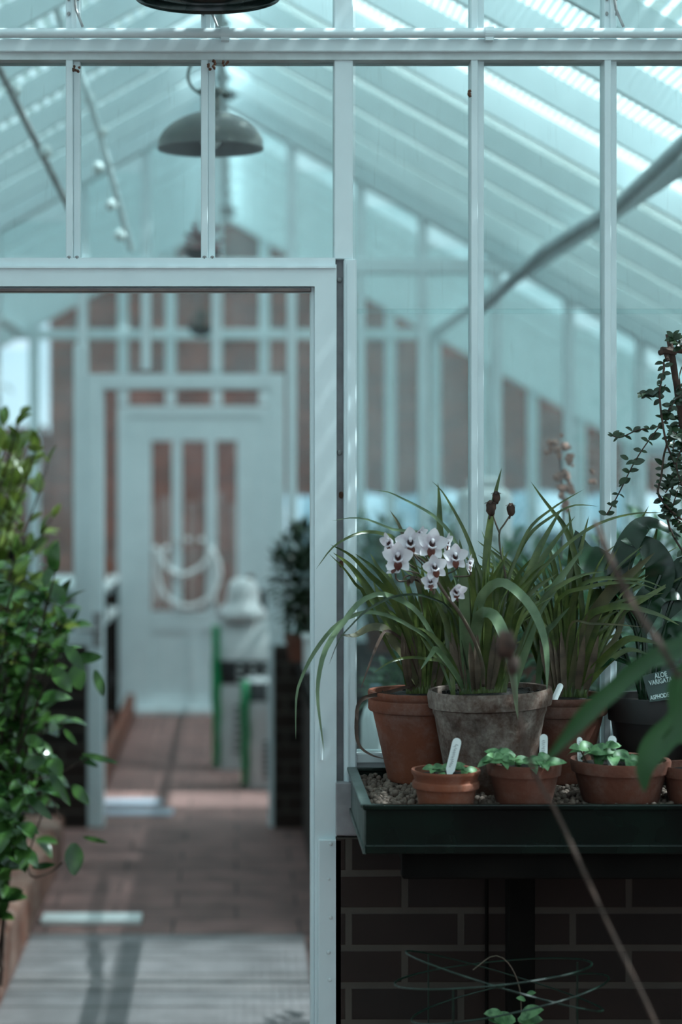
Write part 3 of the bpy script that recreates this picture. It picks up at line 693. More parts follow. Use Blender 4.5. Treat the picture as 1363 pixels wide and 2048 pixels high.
for x, y, lab in ((.48, 5.5, 'dark pedestal stand under the fern behind the leftmost orchid pot'), (.364, 5.35, 'thin dark pedestal stand under the white bottle')):
    t = thing('pedestal_stand', (x, y, 0), lab, 'plant stand', 'pedestal stands behind the glass')
    MB().lathe((x, y, .83), [(.085, 0), (.085, .02)], 20).build('top', wood_dark, t); MB().tube([(x, y, 0), (x, y, .83)], .012, 8).build('pole', wood_dark, t)
bx = thing('seed_box', P(612, 1340, 8.0), 'white plastic box on the bench edge beside the doorway', 'box')
bx.location = (.30, 8.0, .85)
MB().box(.262, .38, 7.85, 8.05, .85, .975, .006).build('tub', bag_w, bx); MB().box(.256, .386, 7.84, 8.06, .975, .987, .003).build('lid', bag_w, bx)
bt = thing('water_bottle', (.364, 5.35, .85), 'white plastic bottle on a pedestal stand behind the leftmost orchid pot', 'bottle')
MB().lathe((.364, 5.35, .85), [(.035, 0), (.038, .01), (.038, .13), (.030, .16), (.014, .18), (.014, .2)], 24).build('body', tagm, bt, smooth=True)
MB().lathe((.364, 5.35, 1.05), [(.016, 0), (.016, .02), (.014, .022)], 16).build('cap', blue_sheet, bt)
wb = thing('paper_sack', (.97, 7.9, .85), 'white sack standing on the bench behind the brown flower spike', 'sack')
MB().box(.86, 1.06, 7.85, 8.0, .85, 1.56, .03).build('body', bag_w, wb); MB().box(.90, 1.02, 7.88, 7.97, 1.56, 1.60, .01).build('folded_top', bag_w, wb)
fs_ = thing('dried_flower_spike', P(1130, 1350, 5.3), 'tall reddish dried flower spike out of focus behind the glass', 'plant')
fs_.location = (.80, 5.25, .85)
st = spline([Vector((.80, 5.25, .85)), P(1120, 1150, 5.2), P(1125, 1000, 5.2), P(1118, 900, 5.2)], 16)
MB().tube(st, .003, 6).build('stem', bark, fs_)
mb = MB()
for px, py, n_, r in ((1112, 888, 5, .010), (1098, 905, 3, .008), (1133, 905, 6, .011), (1128, 925, 3, .008), (1128, 955, 9, .012), (1132, 985, 9, .011), (1185, 955, 3, .008), (1126, 1010, 5, .008)):
    for _ in range(n_): mb.ball(P(px+random.gauss(0, 7), py+random.gauss(0, 9), 5.2), r*random.uniform(.5, 1), 5, .25)
mb.build('blossom', mat('salmon_dried', (.40, .19, .14), (.25, .12, .09), 30, .8), fs_)
# hanging baskets over the inner doorway
for px, py, D, m, lab in ((405, 500, 8.2, redflower, 'small hanging basket of reddish flowers above the inner doorway'), (402, 655, 11.5, creepm, 'dark hanging plant beyond the inner doorway head')):
    c = P(px, py, D); t = thing('hanging_basket', c, lab, 'hanging basket')
    MB().lathe(c, [(.02, -.05), (.055, -.035), (.075, 0), (.07, 0)], 20).build('bowl', wood_dark, t)
    mb = MB(); cloud(mb, c+Vector((0, 0, .03)), .07, 110, .04, .02, .07, 0); mb.build('foliage', m, t)
    for k in range(3):
        a = k*2.1; MB().tube([c+Vector((.07*math.cos(a), .07*math.sin(a), 0)), c+Vector((0, 0, .28))], .0015, 4).build('chain', steel, t)
    MB().tube([c+Vector((0, 0, .28)), (c.x, c.y, roofz(c.x)-.1)], .002, 4).build('hook', steel, t)

# ---------------------------------------------------------------- far bay: sacks, staging, hose
def sack(x0, x1, y0, y1, z1, label, lean=.0, kband=(.55, .72)):
    t = thing('compost_sack', ((x0+x1)/2, (y0+y1)/2, 0), label, 'compost sack', 'compost sacks in the farthest bay')
    def skin(z0, z1_, g, mm, nm, xa=x0, xb=x1, par=t):
        n_ = 16; k_ = 14; vs = []; fs = []
        for j in range(k_+1):
            v = j/k_; z = z0+(z1_-z0)*v; V = z/z1
            pin = (1-.55*max(0, V-.82)/.18)*(.93+.07*math.sin(V*3.1)); 
            for i in range(n_):
                th = 2*math.pi*i/n_; cx, cy = math.cos(th), math.sin(th)
                sx = abs(cx)**.5*(1 if cx > 0 else -1); sy = abs(cy)**.6*(1 if cy > 0 else -1)
                wr = .012*noise.noise(Vector((th*2+xa*5, z*9, 1)))
                vs.append(((xa+xb)/2+sx*((xb-xa)/2*(1-.12*max(0, V-.8)/.2)+g+wr)+lean*z, (y0+y1)/2+sy*((y1-y0)/2*pin+g+wr), z))
        for j in range(k_):
            for i in range(n_): fs.append((j*n_+i, j*n_+(i+1) % n_, (j+1)*n_+(i+1) % n_, (j+1)*n_+i))
        fs.append(tuple(k_*n_+i for i in range(n_)))
        return MB().add(vs, fs).build(nm, mm, par, smooth=True)
    skin(0.0, z1, 0, bag_w, 'bag'); skin(z1*kband[0], z1*kband[1], .003, bag_k, 'printed_band')
    wx = (x1-x0)*.09
    skin(.02, z1*.97, .004, bag_g, 'green_side', x0-.004, x0+wx); skin(.02, z1*.97, .004, bag_g, 'green_side', x1-wx, x1+.004)
    for k in range(9):
        z = z1*(kband[0]+.02)+(k % 3)*z1*.045; xx = x0+(x1-x0)*(.35+.2*(k//3)); MB().box(xx, xx+.03, y0-.014, y0-.009, z, z+.014).build('white_print', bag_w, t)
    for k in range(7):                          # blurred print
        z = z1*(.12+.05*k); MB().box(x0+(x1-x0)*.30, x0+(x1-x0)*(.5+.25*((k*37) % 10)/10), y0-.012, y0-.008, z, z+.012).build('print_line', bag_k, t)
    return t
Dk = 11.1; s_k = F/Dk
sack((427-VX)/s_k, (560-VX)/s_k, Dk-.02, Dk+.18, .80, 'white and green compost sack, the taller one behind at the right of the path', kband=(.58, .74))
Dk = 10.45; s_k = F/Dk
sack((485-VX)/s_k, (620-VX)/s_k, Dk-.05, Dk+.18, .56, 'white and green compost sack, the lower one in front by the inner doorway jamb', kband=(.80, .96))
cb = thing('carrier_bag', P(485, 1250, 11.2), 'crumpled white plastic bag sitting on the taller sack', 'bag')
mb = MB()
c = P(485, 1240, 11.2)
mb.lathe((c.x, c.y, .80), [(.12, 0), (.135, .03), (.125, .07), (.085, .10), (.085, .14), (.08, .20), (.06, .225), (.02, .235)], 26, wob=.25); mb.build('bag_body', bag_w, cb, smooth=True)
for px, py in ((500, 1150), (524, 1180)):
    MB().tube([P(px, py, 11.5), P(px+4, py+120, 11.5)], .022, 8).build('garden_stake', rust if px == 500 else wood_dark, **T('reddish-brown wooden stake top behind the sacks' if px == 500 else 'near-black wooden stake top behind the sacks', 'stake', 'stakes behind the sacks'))
for o in list(COL.objects):
    if o.name.startswith('garden_stake'):
        zmin = min(v.co.z for v in o.data.vertices)
        for v in o.data.vertices:
            if v.co.z < zmin+.1: v.co.z = 0.0
sg = thing('wooden_staging', (-1.0, 12, 0), 'brown timber shelving left of the path in the farthest bay', 'shelving')
for z in (.95, .76, .36): MB().box(-1.6, -.72, 11.4, 12.6, z, z+.025).build('shelf', white2 if z > .5 else wood_dark, sg)
for y in (11.42, 12.5): MB().box(-.76, -.72, y, y+.05, 0, .95).build('leg', wood_dark, sg); MB().box(-1.48, -1.44, y, y+.05, 0, .95).build('leg', wood_dark, sg)
for x, y, z, lab in ((-.80, 11.75, .785, 'terracotta pot on the middle shelf of the far staging'), (-.80, 12.1, .975, 'terracotta pot on the top shelf of the far staging'), (-.80, 11.6, .385, 'terracotta pot on the lowest shelf of the far staging')):
    t = thing('flower_pot', (x, y, z), lab, 'flower pot', 'pots on the far staging'); pot('pot', (x, y, z), .065, .12, .045, terra, t, 'plain', 24)
MB().box(-.715, -.66, 9.6, 13.4, 0, .16, .01).build('bed_edging', terra2, **T('terracotta edging kerb along the left of the farthest bay', 'kerb'))
hs = thing('garden_hose', P(376, 1150, 13.64), 'white hose hanging in loops on the far door', 'hose')
DH = 13.645
mb = MB()
cir = [P(376+62*math.cos(a), 1145+68*math.sin(a), DH) for a in [math.radians(k) for k in range(-50, 231, 14)]]
mb.tube(spline(cir, 44), .018, 8)
mb.tube(spline([P(308, 1092, DH), P(330, 1130, DH), P(362, 1150, DH), P(400, 1135, DH), P(428, 1100, DH)], 20), .018, 8)
mb.tube(spline([P(312, 1100, DH), P(314, 1150, DH), P(316, 1205, DH)], 10), .011, 8); mb.tube(spline([P(420, 1098, DH), P(424, 1150, DH), P(426, 1208, DH)], 10), .014, 8)
mb.build('hose_loop', mat('glossy_white_hose', (.95, .97, .97), (.9, .93, .93), 5, .15), hs, smooth=True)
for px in (350, 376, 402): MB().ball(P(px, 1080, DH), .02, 8).build('hanger', tagm, hs, smooth=True)
MB().box(-.66, -.36, 9.9, 10.05, 0, .012).box(-.64, -.30, 9.62, 9.78, 0, .01).build('floor_board', mat('bluish_board', (.40, .46, .54), None, 6, .4), **T('pale bluish board lying on the floor just beyond the inner doorway', 'board'))
MB().box(-.70, -.34, 7.32, 7.44, 0, .022, .004).build('floor_sunstrip', tagm, **T('bright white batten painted across the path by the kerb', 'sunstrip'))  # white strip stands in for a strip of sunlight on the floor

# ---------------------------------------------------------------- tray bench in front of the partition
TX0, TX1, TY0, TY1, TZ, TB = .227, 1.62, 3.673, 4.125, 1.035, .950
bf = thing('bench_frame', (.9, 3.9, 0), 'dark timber bench frame carrying the green tray against the brick wall', 'bench')
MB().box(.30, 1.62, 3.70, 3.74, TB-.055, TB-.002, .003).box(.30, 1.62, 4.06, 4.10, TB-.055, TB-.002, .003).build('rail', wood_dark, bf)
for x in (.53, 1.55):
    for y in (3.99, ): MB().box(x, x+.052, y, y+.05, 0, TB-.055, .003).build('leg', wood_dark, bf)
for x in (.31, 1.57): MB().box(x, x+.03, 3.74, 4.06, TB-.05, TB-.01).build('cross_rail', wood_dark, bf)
MB().tube([(.5, 4.09, 0), (.5, 4.09, .93)], .004, 8).build('drain_pipe', wood_dark, bf)
tr = thing('plant_tray', (.9, 3.9, TB), 'dark green metal tray full of clay pebbles under the orchid pots', 'tray')
mb = MB(); mb.box(TX0+.01, TX1, TY0+.01, TY1-.01, TB, TB+.01)
mb.box(TX0+.006, TX1, TY0+.004, TY0+.010, TB, TZ-.005).box(TX0+.006, TX1, TY1-.010, TY1-.004, TB, TZ-.005).box(TX1-.006, TX1, TY0, TY1, TB, TZ)
mb.build('basin', tray_paint, tr)
MB().box(TX0+.003, TX0+.009, TY0+.006, TY1-.004, TB, TZ-.004).build('side_panel', tray_rim, tr)
MB().box(TX0, TX1, TY0-.006, TY0+.010, TZ-.010, TZ, .002).box(TX0+.004, TX1, TY0-.004, TY0+.010, TB-.004, TB+.012, .002).box(TX0, TX1, TY1-.012, TY1, TZ-.008, TZ, .002).build('front_rim', tray_paint, tr)
MB().box(TX0-.004, TX0+.016, TY0-.004, TY1, TZ-.006, TZ+.001, .0015).box(TX0, TX0+.012, TY0-.002, TY1, TB-.004, TB+.006).build('side_rim', tray_rim, tr)
MB().box(TX0+.012, TX1-.01, TY0+.012, TY1-.012, TB+.01, 1.012).build('gravel_bed', gravelm, kind='stuff', **T('bed of clay pebbles filling the green tray', 'pebbles'))
mb = MB(); gr_ = random.Random(5)
for _ in range(4300):
    x, y = gr_.uniform(TX0+.02, TX1-.02 if gr_.random() < .2 else 1.0), gr_.uniform(TY0+.018, TY1-.018)
    r = gr_.uniform(.0035, .0075); mb.ball((x, y, 1.012+gr_.uniform(0, .012)), r, 4, .2)
gravel = mb.build('clay_pebbles', gravelm, kind='stuff', smooth=True, **T('loose round clay pebbles on top of the tray', 'pebbles'))

GZ = 1.022
def at(px, D): return (px-VX)/F*D
# orchid A (left), B (centre), C (right)
LA = thing('potted_orchid', (at(836, 4.04), 4.04, GZ), 'orchid in the red-brown terracotta pot at the left of the tray', 'potted plant', 'potted orchids on the tray')
LB = thing('potted_orchid', (at(978, 3.93), 3.93, GZ), 'white-flowered orchid in the big lime-crusted old pot in the middle', 'potted plant', 'potted orchids on the tray')
LC = thing('potted_orchid', (at(1112, 4.04), 4.04, GZ), 'orchid without flowers in the terracotta pot right of the big old pot', 'potted plant', 'potted orchids on the tray')
pot('pot', LA.location, .100, .178, .060, terra, LA, 'band')
pot('pot', LB.location, .1185, .193, .080, terra_old, LB, 'roll', 72, (.035, 0), .02)
pot('pot', LC.location, .101, .170, .062, terra2, LC, 'band')
def soil_disc(c, r, z, par, tilt=0):
    mb = MB(); mb.lathe((c[0], c[1], c[2]), [(r*.9, z-.02), (r, z-.004), (r*.6, z+.004), (.002, z+.006)], 30, (tilt, 0), .05)
    for _ in range(130):
        a, q = random.uniform(0, 6.28), r*random.random()**.5*.93; mb.ball((c[0]+q*math.cos(a), c[1]+q*math.sin(a), c[2]+z+tilt*q*math.cos(a)), random.uniform(.002, .006), 4, .3)
    mb.build('soil', soil, par)
soil_disc(LA.location, .088, .168, LA); soil_disc(LB.location, .104, .183, LB, .035); soil_disc(LC.location, .088, .160, LC)
DB = dict(A=4.02, B=3.90, C=4.03)
ROOTZ = dict(A=1.195, B=1.205, C=1.185)
def leaves(plant, lst, par, name, m):
    """lst: (points from root to tip in px, width px, depth change at tip, facing)"""
    mb = MB(); D0 = DB[plant]
    for pts, w, dd, *fc in lst:
        n_ = len(pts); pp = [P(x, y, D0+dd*(i/(n_-1))) for i, (x, y) in enumerate(pts)]
        r0 = pp[0].copy(); r0.z = min(r0.z, ROOTZ[plant])-.01
        pp = [r0]+pp if (r0-pp[0]).length > .02 else pp
        f = Vector(fc[0]) if fc else Vector((random.uniform(-.35, .35), -1, random.uniform(.1, .5)))
        mb.blade(pp, w/F*(D0+dd*.5), f, random.uniform(.12, .4), 30, .8)
    return mb.build(name, m, par, smooth=True)
A_g = [([(825, 1370), (780, 1300), (727, 1186), (713, 1172), (689, 1139), (657, 1107)], 7, -.02),
       ([(830, 1372), (820, 1330), (788, 1267), (758, 1218), (729, 1170), (699, 1131), (665, 1105)], 17, -.05),
       ([(840, 1372), (815, 1270), (778, 1190), (739, 1150), (701, 1111), (660, 1089)], 11, -.08),
       ([(850, 1372), (835, 1290), (798, 1206), (774, 1168), (748, 1137), (709, 1107)], 13, -.05),
       ([(850, 1372), (820, 1260), (788, 1178), (758, 1139), (739, 1105)], 15, .04),
       ([(885, 1360), (880, 1300), (850, 1180), (798, 1087), (768, 1069), (739, 1064), (713, 1068), (685, 1081), (661, 1099), (631, 1139)], 8, -.15),
       ([(860, 1372), (900, 1330), (860, 1319), (818, 1315), (778, 1325), (744, 1348)], 6, -.15),
       ([(845, 1372), (838, 1280), (822, 1200), (800, 1130)], 15, .03), ([(865, 1372), (862, 1290), (850, 1210), (842, 1120)], 14, .0),
       ([(828, 1372), (812, 1310), (783, 1250), (745, 1205), (722, 1192)], 12, .03), ([(870, 1372), (868, 1250), (858, 1150)], 13, .02),
       ([(832, 1372), (800, 1290), (768, 1215), (745, 1160)], 16, .03), ([(836, 1372), (806, 1270), (790, 1190), (770, 1120)], 13, .05)]
A_o = [([(835, 1375), (828, 1357), (808, 1313), (788, 1287), (768, 1258), (739, 1256), (709, 1271), (679, 1270)], 21, -.08, (0, -1, .9)),
       ([(880, 1372), (840, 1180), (803, 1063), (779, 1020)], 13, .04), ([(838, 1375), (815, 1320), (795, 1285), (770, 1262)], 18, -.02)]
A_b = [([(840, 1372), (810, 1290), (775, 1262), (758, 1281), (737, 1333), (719, 1384)], 6, -.12), ([(838, 1370), (775, 1385), (722, 1400), (712, 1440), (716, 1488), (742, 1510), (775, 1519)], 8, -.14)]
B_g = [([(965, 1370), (968, 1250), (970, 1150), (975, 1080), (985, 1010), (995, 965), (1003, 935)], 17, .05),
       ([(905, 1370), (895, 1250), (888, 1150), (880, 1070), (878, 1000), (875, 965)], 17, .06),
       ([(950, 1372), (959, 1214), (976, 1173), (992, 1144), (1012, 1110)], 13, -.03),
       ([(960, 1372), (965, 1180), (950, 1120), (925, 1055), (885, 985), (862, 962)], 8, .03),
       ([(985, 1372), (1010, 1190), (1030, 1120), (1060, 1055), (1100, 1020), (1130, 1000), (1168, 978)], 7, .03),
       ([(1000, 1372), (1020, 1240), (1060, 1170), (1110, 1110), (1165, 1065), (1215, 1040), (1270, 1027), (1330, 1025)], 7, .0),
       ([(985, 1372), (1010, 1180), (1035, 1110), (1062, 1065), (1100, 1035), (1139, 1013), (1168, 1010), (1195, 1013)], 7, .05),
       ([(1010, 1372), (1040, 1220), (1075, 1135), (1110, 1082), (1150, 1032)], 14, .02),
       ([(990, 1372), (1030, 1220), (1072, 1111), (1095, 1065), (1124, 1014)], 16, .03),
       ([(990, 1372), (1000, 1300), (1022, 1223), (1051, 1173), (1083, 1132)], 18, -.02),
       ([(1010, 1372), (1060, 1250), (1089, 1196), (1127, 1167), (1168, 1149), (1208, 1143)], 11, -.03),
       ([(925, 1372), (930, 1260), (905, 1190), (880, 1160)], 12, .05), ([(935, 1372), (940, 1250), (925, 1150), (905, 1090)], 14, .05),
       ([(972, 1372), (985, 1260), (1000, 1160), (1005, 1090)], 14, .06), ([(955, 1372), (962, 1280), (975, 1190)], 14, .02),
       ([(920, 1375), (905, 1330), (880, 1290), (850, 1262), (830, 1255)], 12, -.05), ([(925, 1378), (900, 1335), (870, 1310), (838, 1270)], 13, -.02),
       ([(930, 1375), (910, 1300), (885, 1230), (862, 1190)], 13, .0), ([(980, 1372), (1010, 1290), (1045, 1230), (1080, 1200)], 14, .04)]
B_p = [([(943, 1375), (954, 1223), (972, 1181), (994, 1166), (1016, 1170), (1049, 1199), (1071, 1232), (1087, 1276), (1093, 1320), (1093, 1384)], 20, -.14, (.2, -1, .3)),
       ([(945, 1378), (950, 1270), (959, 1230), (975, 1226), (990, 1235), (1005, 1265), (1015, 1300), (1025, 1350), (1035, 1440)], 24, -.16, (.1, -1, .25)),
       ([(935, 1378), (930, 1300), (928, 1230), (925, 1160), (922, 1110), (918, 1078)], 22, -.06, (0, -1, .1)),
       ([(930, 1372), (900, 1330), (842, 1234), (814, 1208), (780, 1192), (758, 1188), (733, 1196), (709, 1214), (689, 1242), (669, 1267), (649, 1303), (638, 1347), (635, 1400), (648, 1505)], 11, -.16),
       ([(900, 1375), (860, 1285), (818, 1252), (778, 1232), (739, 1224), (709, 1230), (675, 1248), (649, 1275), (622, 1315), (602, 1357), (592, 1396), (591, 1480)], 8, -.10),
       ([(930, 1372), (930, 1250), (900, 1130), (853, 1073), (818, 1063), (784, 1059), (758, 1048), (729, 1038), (699, 1036), (663, 1042)], 7, .05),
       ([(940, 1372), (930, 1150), (905, 1075), (870, 1035), (845, 1018), (806, 998), (775, 984), (741, 980)], 7, .08),
       ([(1030, 1372), (1050, 1300), (1075, 1223), (1104, 1179), (1136, 1135), (1168, 1094)], 18, -.02),
       ([(985, 1372), (990, 1150), (975, 1095), (962, 1060)], 8, .05),
       ([(925, 1378), (905, 1340), (872, 1300), (862, 1308), (840, 1340)], 12, -.12)]
B_d = [([(940, 1372), (925, 1300), (900, 1220), (860, 1196), (828, 1189), (788, 1193), (758, 1206), (729, 1224), (701, 1252), (677, 1281), (657, 1331)], 5, -.14)]
C_g = [([(1130, 1380), (1160, 1280), (1210, 1150), (1250, 1085), (1274, 1052), (1297, 1011)], 14, .03),
       ([(1150, 1380), (1190, 1300), (1250, 1180), (1295, 1105), (1309, 1076), (1315, 1041)], 15, .03),
       ([(1165, 1380), (1165, 1250), (1150, 1120), (1127, 1053), (1107, 1026), (1080, 991), (1060, 962)], 12, -.02),
       ([(1130, 1380), (1150, 1150), (1163, 1088), (1171, 1053), (1177, 1032)], 12, .02),
       ([(1120, 1380), (1135, 1200), (1142, 1090), (1140, 1050), (1136, 1014)], 14, .02),
       ([(1125, 1380), (1130, 1260), (1154, 1179), (1198, 1158), (1242, 1158), (1286, 1161), (1327, 1176)], 9, -.1),
       ([(1125, 1380), (1110, 1230), (1127, 1189), (1168, 1176), (1221, 1166), (1274, 1167), (1320, 1182)], 8, -.1),
       ([(1140, 1380), (1168, 1246), (1212, 1217), (1256, 1214), (1315, 1229), (1359, 1251)], 14, -.12),
       ([(1150, 1380), (1198, 1325), (1248, 1282), (1286, 1281), (1334, 1293)], 15, -.1),
       ([(1150, 1380), (1190, 1240), (1242, 1202), (1327, 1186)], 8, -.05),
       ([(1160, 1380), (1200, 1300), (1240, 1230), (1300, 1190), (1370, 1150)], 12, .0), ([(1120, 1380), (1128, 1280), (1150, 1200), (1185, 1130), (1230, 1090)], 14, .03),
       ([(1110, 1380), (1105, 1280), (1095, 1190), (1080, 1110)], 14, .03), ([(1135, 1380), (1160, 1300), (1195, 1230), (1225, 1190)], 15, .0),
       ([(1170, 1380), (1210, 1330), (1255, 1300), (1300, 1310)], 12, .0), ([(1140, 1380), (1140, 1280), (1120, 1180), (1090, 1130)], 13, .03)]
C_o = [([(1140, 1380), (1168, 1267), (1212, 1193), (1256, 1152), (1309, 1105)], 24, -.08), ([(1130, 1375), (1139, 1252), (1183, 1248), (1227, 1249), (1286, 1254)], 5, -.12),
       ([(1150, 1378), (1190, 1320), (1235, 1265), (1260, 1130), (1275, 1090)], 12, .0)]
C_p = [([(1075, 1372), (1089, 1276), (1110, 1246), (1139, 1214)], 14, -.1)]
rn = random.Random(11)
def tuft(cx, n_, h0, h1, spread, out):
    for _ in range(n_):
        hh = rn.uniform(h0, h1); a = rn.uniform(-1, 1); x0 = cx+a*38; x1 = cx+a*spread*hh/250+rn.uniform(-15, 15)
        out.append(([(x0, 1375), (x0+(x1-x0)*.3, 1375-hh*.45), (x0+(x1-x0)*.65, 1375-hh*.8), (x1+(a*30), 1375-hh)], rn.uniform(8, 15), rn.uniform(-.04, .07)))
tuft(850, 34, 110, 250, 120, A_g); tuft(965, 46, 120, 290, 120, B_g); tuft(1130, 50, 120, 300, 170, C_g)
A_t, B_t, C_t = [], [], []
tuft(850, 26, 90, 240, 150, A_t); tuft(965, 34, 100, 280, 150, B_t); tuft(1140, 36, 100, 290, 190, C_t)
for L_ in (A_t, B_t, C_t):
    for i, e in enumerate(L_): L_[i] = (e[0], e[1]*.55, e[2])
leaves('A', A_g, LA, 'foliage', leafm); leaves('A', A_o, LA, 'foliage', leafm3); leaves('A', A_b, LA, 'dead_leaf', leaf_brown)
leaves('B', B_g, LB, 'foliage', leafm); leaves('B', B_p, LB, 'arching_leaf', leafm2); leaves('B', B_d, LB, 'thin_leaf', creepm)
leaves('C', C_g, LC, 'foliage', leafm); leaves('A', A_t, LA, 'thin_leaf', leafm4); leaves('B', B_t, LB, 'thin_leaf', leafm4); leaves('C', C_t, LC, 'thin_leaf', leafm4); leaves('C', C_o, LC, 'foliage', leafm3); leaves('C', C_p, LC, 'arching_leaf', leafm2)
for k_, cx, par, n_ in (('A', 842, LA, 9), ('B', 955, LB, 16), ('C', 1135, LC, 14)):
    lst = []
    for _ in range(n_):
        a = rn.uniform(-1, 1); x0 = cx+a*36; lst.append(([(x0, 1382), (x0+a*10, 1340), (x0+a*26, 1290-rn.uniform(0, 30))], rn.uniform(9, 15), rn.uniform(-.05, .02)))
    leaves(k_, lst, par, 'sheath', sheath)
for o in COL.objects:
    if o.name.startswith('arching_leaf'): o['label'] = 'paler leaves'
    if o.name.startswith('dead_leaf'): o['label'] = 'brown dried leaves'
# flower stem and blossoms of orchid B
def stem(pts, r, par, name='flower_stem', m=stemm):
    MB().tube(spline([P(*p) for p in pts], 30), [r*(1-.4*i/30) for i in range(31)], 7).build(name, m, par, smooth=True)
stem([(966, 1372, 3.88), (964, 1330, 3.86), (946, 1276, 3.84), (917, 1223, 3.82), (895, 1195, 3.82), (872, 1160, 3.82), (850, 1125, 3.83), (822, 1105, 3.84)], .0042, LB)
stem([(990, 1372, 3.92), (1005, 1300, 3.92), (1015, 1200, 3.92), (1010, 1150, 3.92), (1000, 1100, 3.92), (998, 1065, 3.92), (1008, 1048, 3.92), (1020, 1030, 3.92)], .0028, LB)
stem([(998, 1065, 3.92), (990, 1045, 3.92), (984, 1025, 3.92)], .002, LB)
def flower(px, py, D, r, yaw, pit, par, roll=0, closed=0):
    c = P(px, py, D)
    M = Matrix.Translation(c) @ Matrix.Rotation(yaw, 4, 'Z') @ Matrix.Rotation(pit, 4, 'X') @ Matrix.Rotation(roll, 4, 'Y')
    R = r*1.3/F*D
    mb = MB()
    for a, L, w in ((90, 1.0, .80), (20, 1.0, .84), (160, 1.0, .84), (-50, 1.0, .68), (230, 1.0, .68)):
        a = math.radians(a); d = Vector((math.cos(a), -.28-closed, math.sin(a)))
        mb.leaf(Vector((0, .003 if a > 2.9 or a < 0 else 0, 0)), d, (0, -1, .001), R*L, R*w, -.12-closed*.3, .30, 10)
    mb.v = [M @ v for v in mb.v]
    fl = mb.build('flower', petal, par, smooth=True)
    mb = MB(); mb.leaf((0, -R*.28, -R*.12), (0, -.45, -1), (0, -1, .2), R*.62, R*.5, .5, -.35, 8); mb.v = [M @ v for v in mb.v]; mb.build('lip', lipm, fl, smooth=True)
    mb = MB(); mb.ball((0, -R*.22, R*.04), R*.17, 8, sq=(1, .8, 1.2)); mb.v = [M @ v for v in mb.v]; mb.build('throat', throat, fl, smooth=True)
    mb = MB(); mb.tube([(0, -R*.05, R*.25), (0, -R*.36, R*.22), (0, -R*.42, R*.06)], [R*.1, R*.12, R*.05], 7); mb.tube([(-R*.22, -R*.1, R*.0), (-R*.2, -R*.38, -R*.16), (0, -R*.44, -R*.24), (R*.2, -R*.38, -R*.16), (R*.22, -R*.1, 0)], R*.07, 6)
    mb.v = [M @ v for v in mb.v]; mb.build('column', petal, fl, smooth=True)
FL = [(819, 1084, 3.79, 27, .05, .1), (862, 1088, 3.78, 27, .1, .0), (796, 1114, 3.77, 27, -.15, .1), (868, 1134, 3.78, 22, .1, .05), (908, 1114, 3.79, 23, .2, 0), (861, 1166, 3.79, 18, -.2, -.3), (909, 1181, 3.79, 20, .4, .3),
      (836, 1066, 3.84, 16, .8, .4), (781, 1086, 3.82, 20, -1.0, .2), (889, 1085, 3.83, 18, 1.1, .1), (790, 1140, 3.80, 17, -.5, -.9), (934, 1128, 3.83, 17, 1.2, 0)]
for i, (px, py, D, r, yw, pt) in enumerate(FL):
    flower(px, py, D, r, yw, pt, LB, rn.uniform(-.25, .25), .25 if i in (5, 6) else 0)
    MB().tube(spline([P(px, py+2, D+.006), P(px+6, py+22, D+.02), P(px+(880-px)*.5, py+(1170-py)*.6, D+.035)], 8), .0016, 5).build('pedicel', stemm, LB)
mb = MB()
for _ in range(9): mb.leaf(P(827+rn.uniform(-8, 8), 1157+rn.uniform(-5, 5), 3.82), (rn.uniform(-1, 1), -.3, rn.uniform(-.3, .3)), (0, 0, 1), .02, .012, .5, .5)
mb.build('withered_flower', leaf_brown, LB)
for px, py, r in ((981, 1016, .012), (992, 995, .010), (1021, 1019, .010)):
    mb = MB(); c = P(px, py, 3.91); mb.ball(c, r, 8, .12, sq=(.8, .8, 1.25))
    for k in range(7): a = k*.9; mb.leaf(c+Vector((0, 0, r*.8)), (math.cos(a), math.sin(a), .5), (0, 0, 1), r*1.1, r*.6, .6)
    mb.tube([c-Vector((0, 0, r)), c-Vector((.003, 0, r*1.8))], .0014, 5)
    mb.build('seed_head', podm, LB, smooth=True)

# small pots in front with seedlings
def seedlings(par, spots, leaf_px, m=seedm):
    mb = MB(); ms = MB()
    for px, py, D, n_ in spots:
        c = P(px, py, D); b0 = c.lerp(Vector((par.location.x, par.location.y, c.z)), .35); b0.z = par.location.z+.045
        ms.tube([b0, c], .0015, 5)
        for k in range(n_):
            a = k*2.4+rn.uniform(-.4, .4); L = leaf_px/F*D*rn.uniform(.8, 1.2)
            mb.leaf(c+Vector((0, 0, rn.uniform(-.004, .003))), (math.cos(a), math.sin(a)*.8-.1, rn.uniform(-.1, .8)), (rn.uniform(-.4, .4), -1.0, 1), L*rn.uniform(.6, 1), L*.55, .65, .35, 7)
    mb.build('foliage', m, par, smooth=True); ms.build('stem', stemm, par)
def small(name, px, D, r, h, rb, label, m, rim, tilt=0):
    t = thing(name, (at(px, D), D, GZ), label, 'flower pot', 'small pots along the front of the tray')
    pot('pot', t.location, r, h, rb, m, t, rim, 48, (tilt, 0)); return t
s1 = small('seedling_pot', 891, 3.742, .0635, .066, .050, 'small double-rimmed terracotta pot with striped seedlings, leftmost at the front of the tray', terra, 'double')
s2 = small('seedling_pot', 1047, 3.75, .0690, .078, .050, 'small terracotta pot overflowing with seedlings in front of the big old pot', terra2, 'plain')
s3 = small('seedling_pot', 1240, 3.79, .0925, .078, .070, 'wide shallow terracotta pan with round-leaved seedlings and two white tags', terra2, 'plain')
s4 = small('seedling_pot', 1392, 3.77, .066, .070, .050, 'terracotta pot cut off by the right edge at the front of the tray', terra2, 'plain')
s5 = small('plastic_pot', 880, 3.852, .048, .052, .040, 'empty bright red plastic pot behind the leftmost seedling pot', red_plastic, 'x')
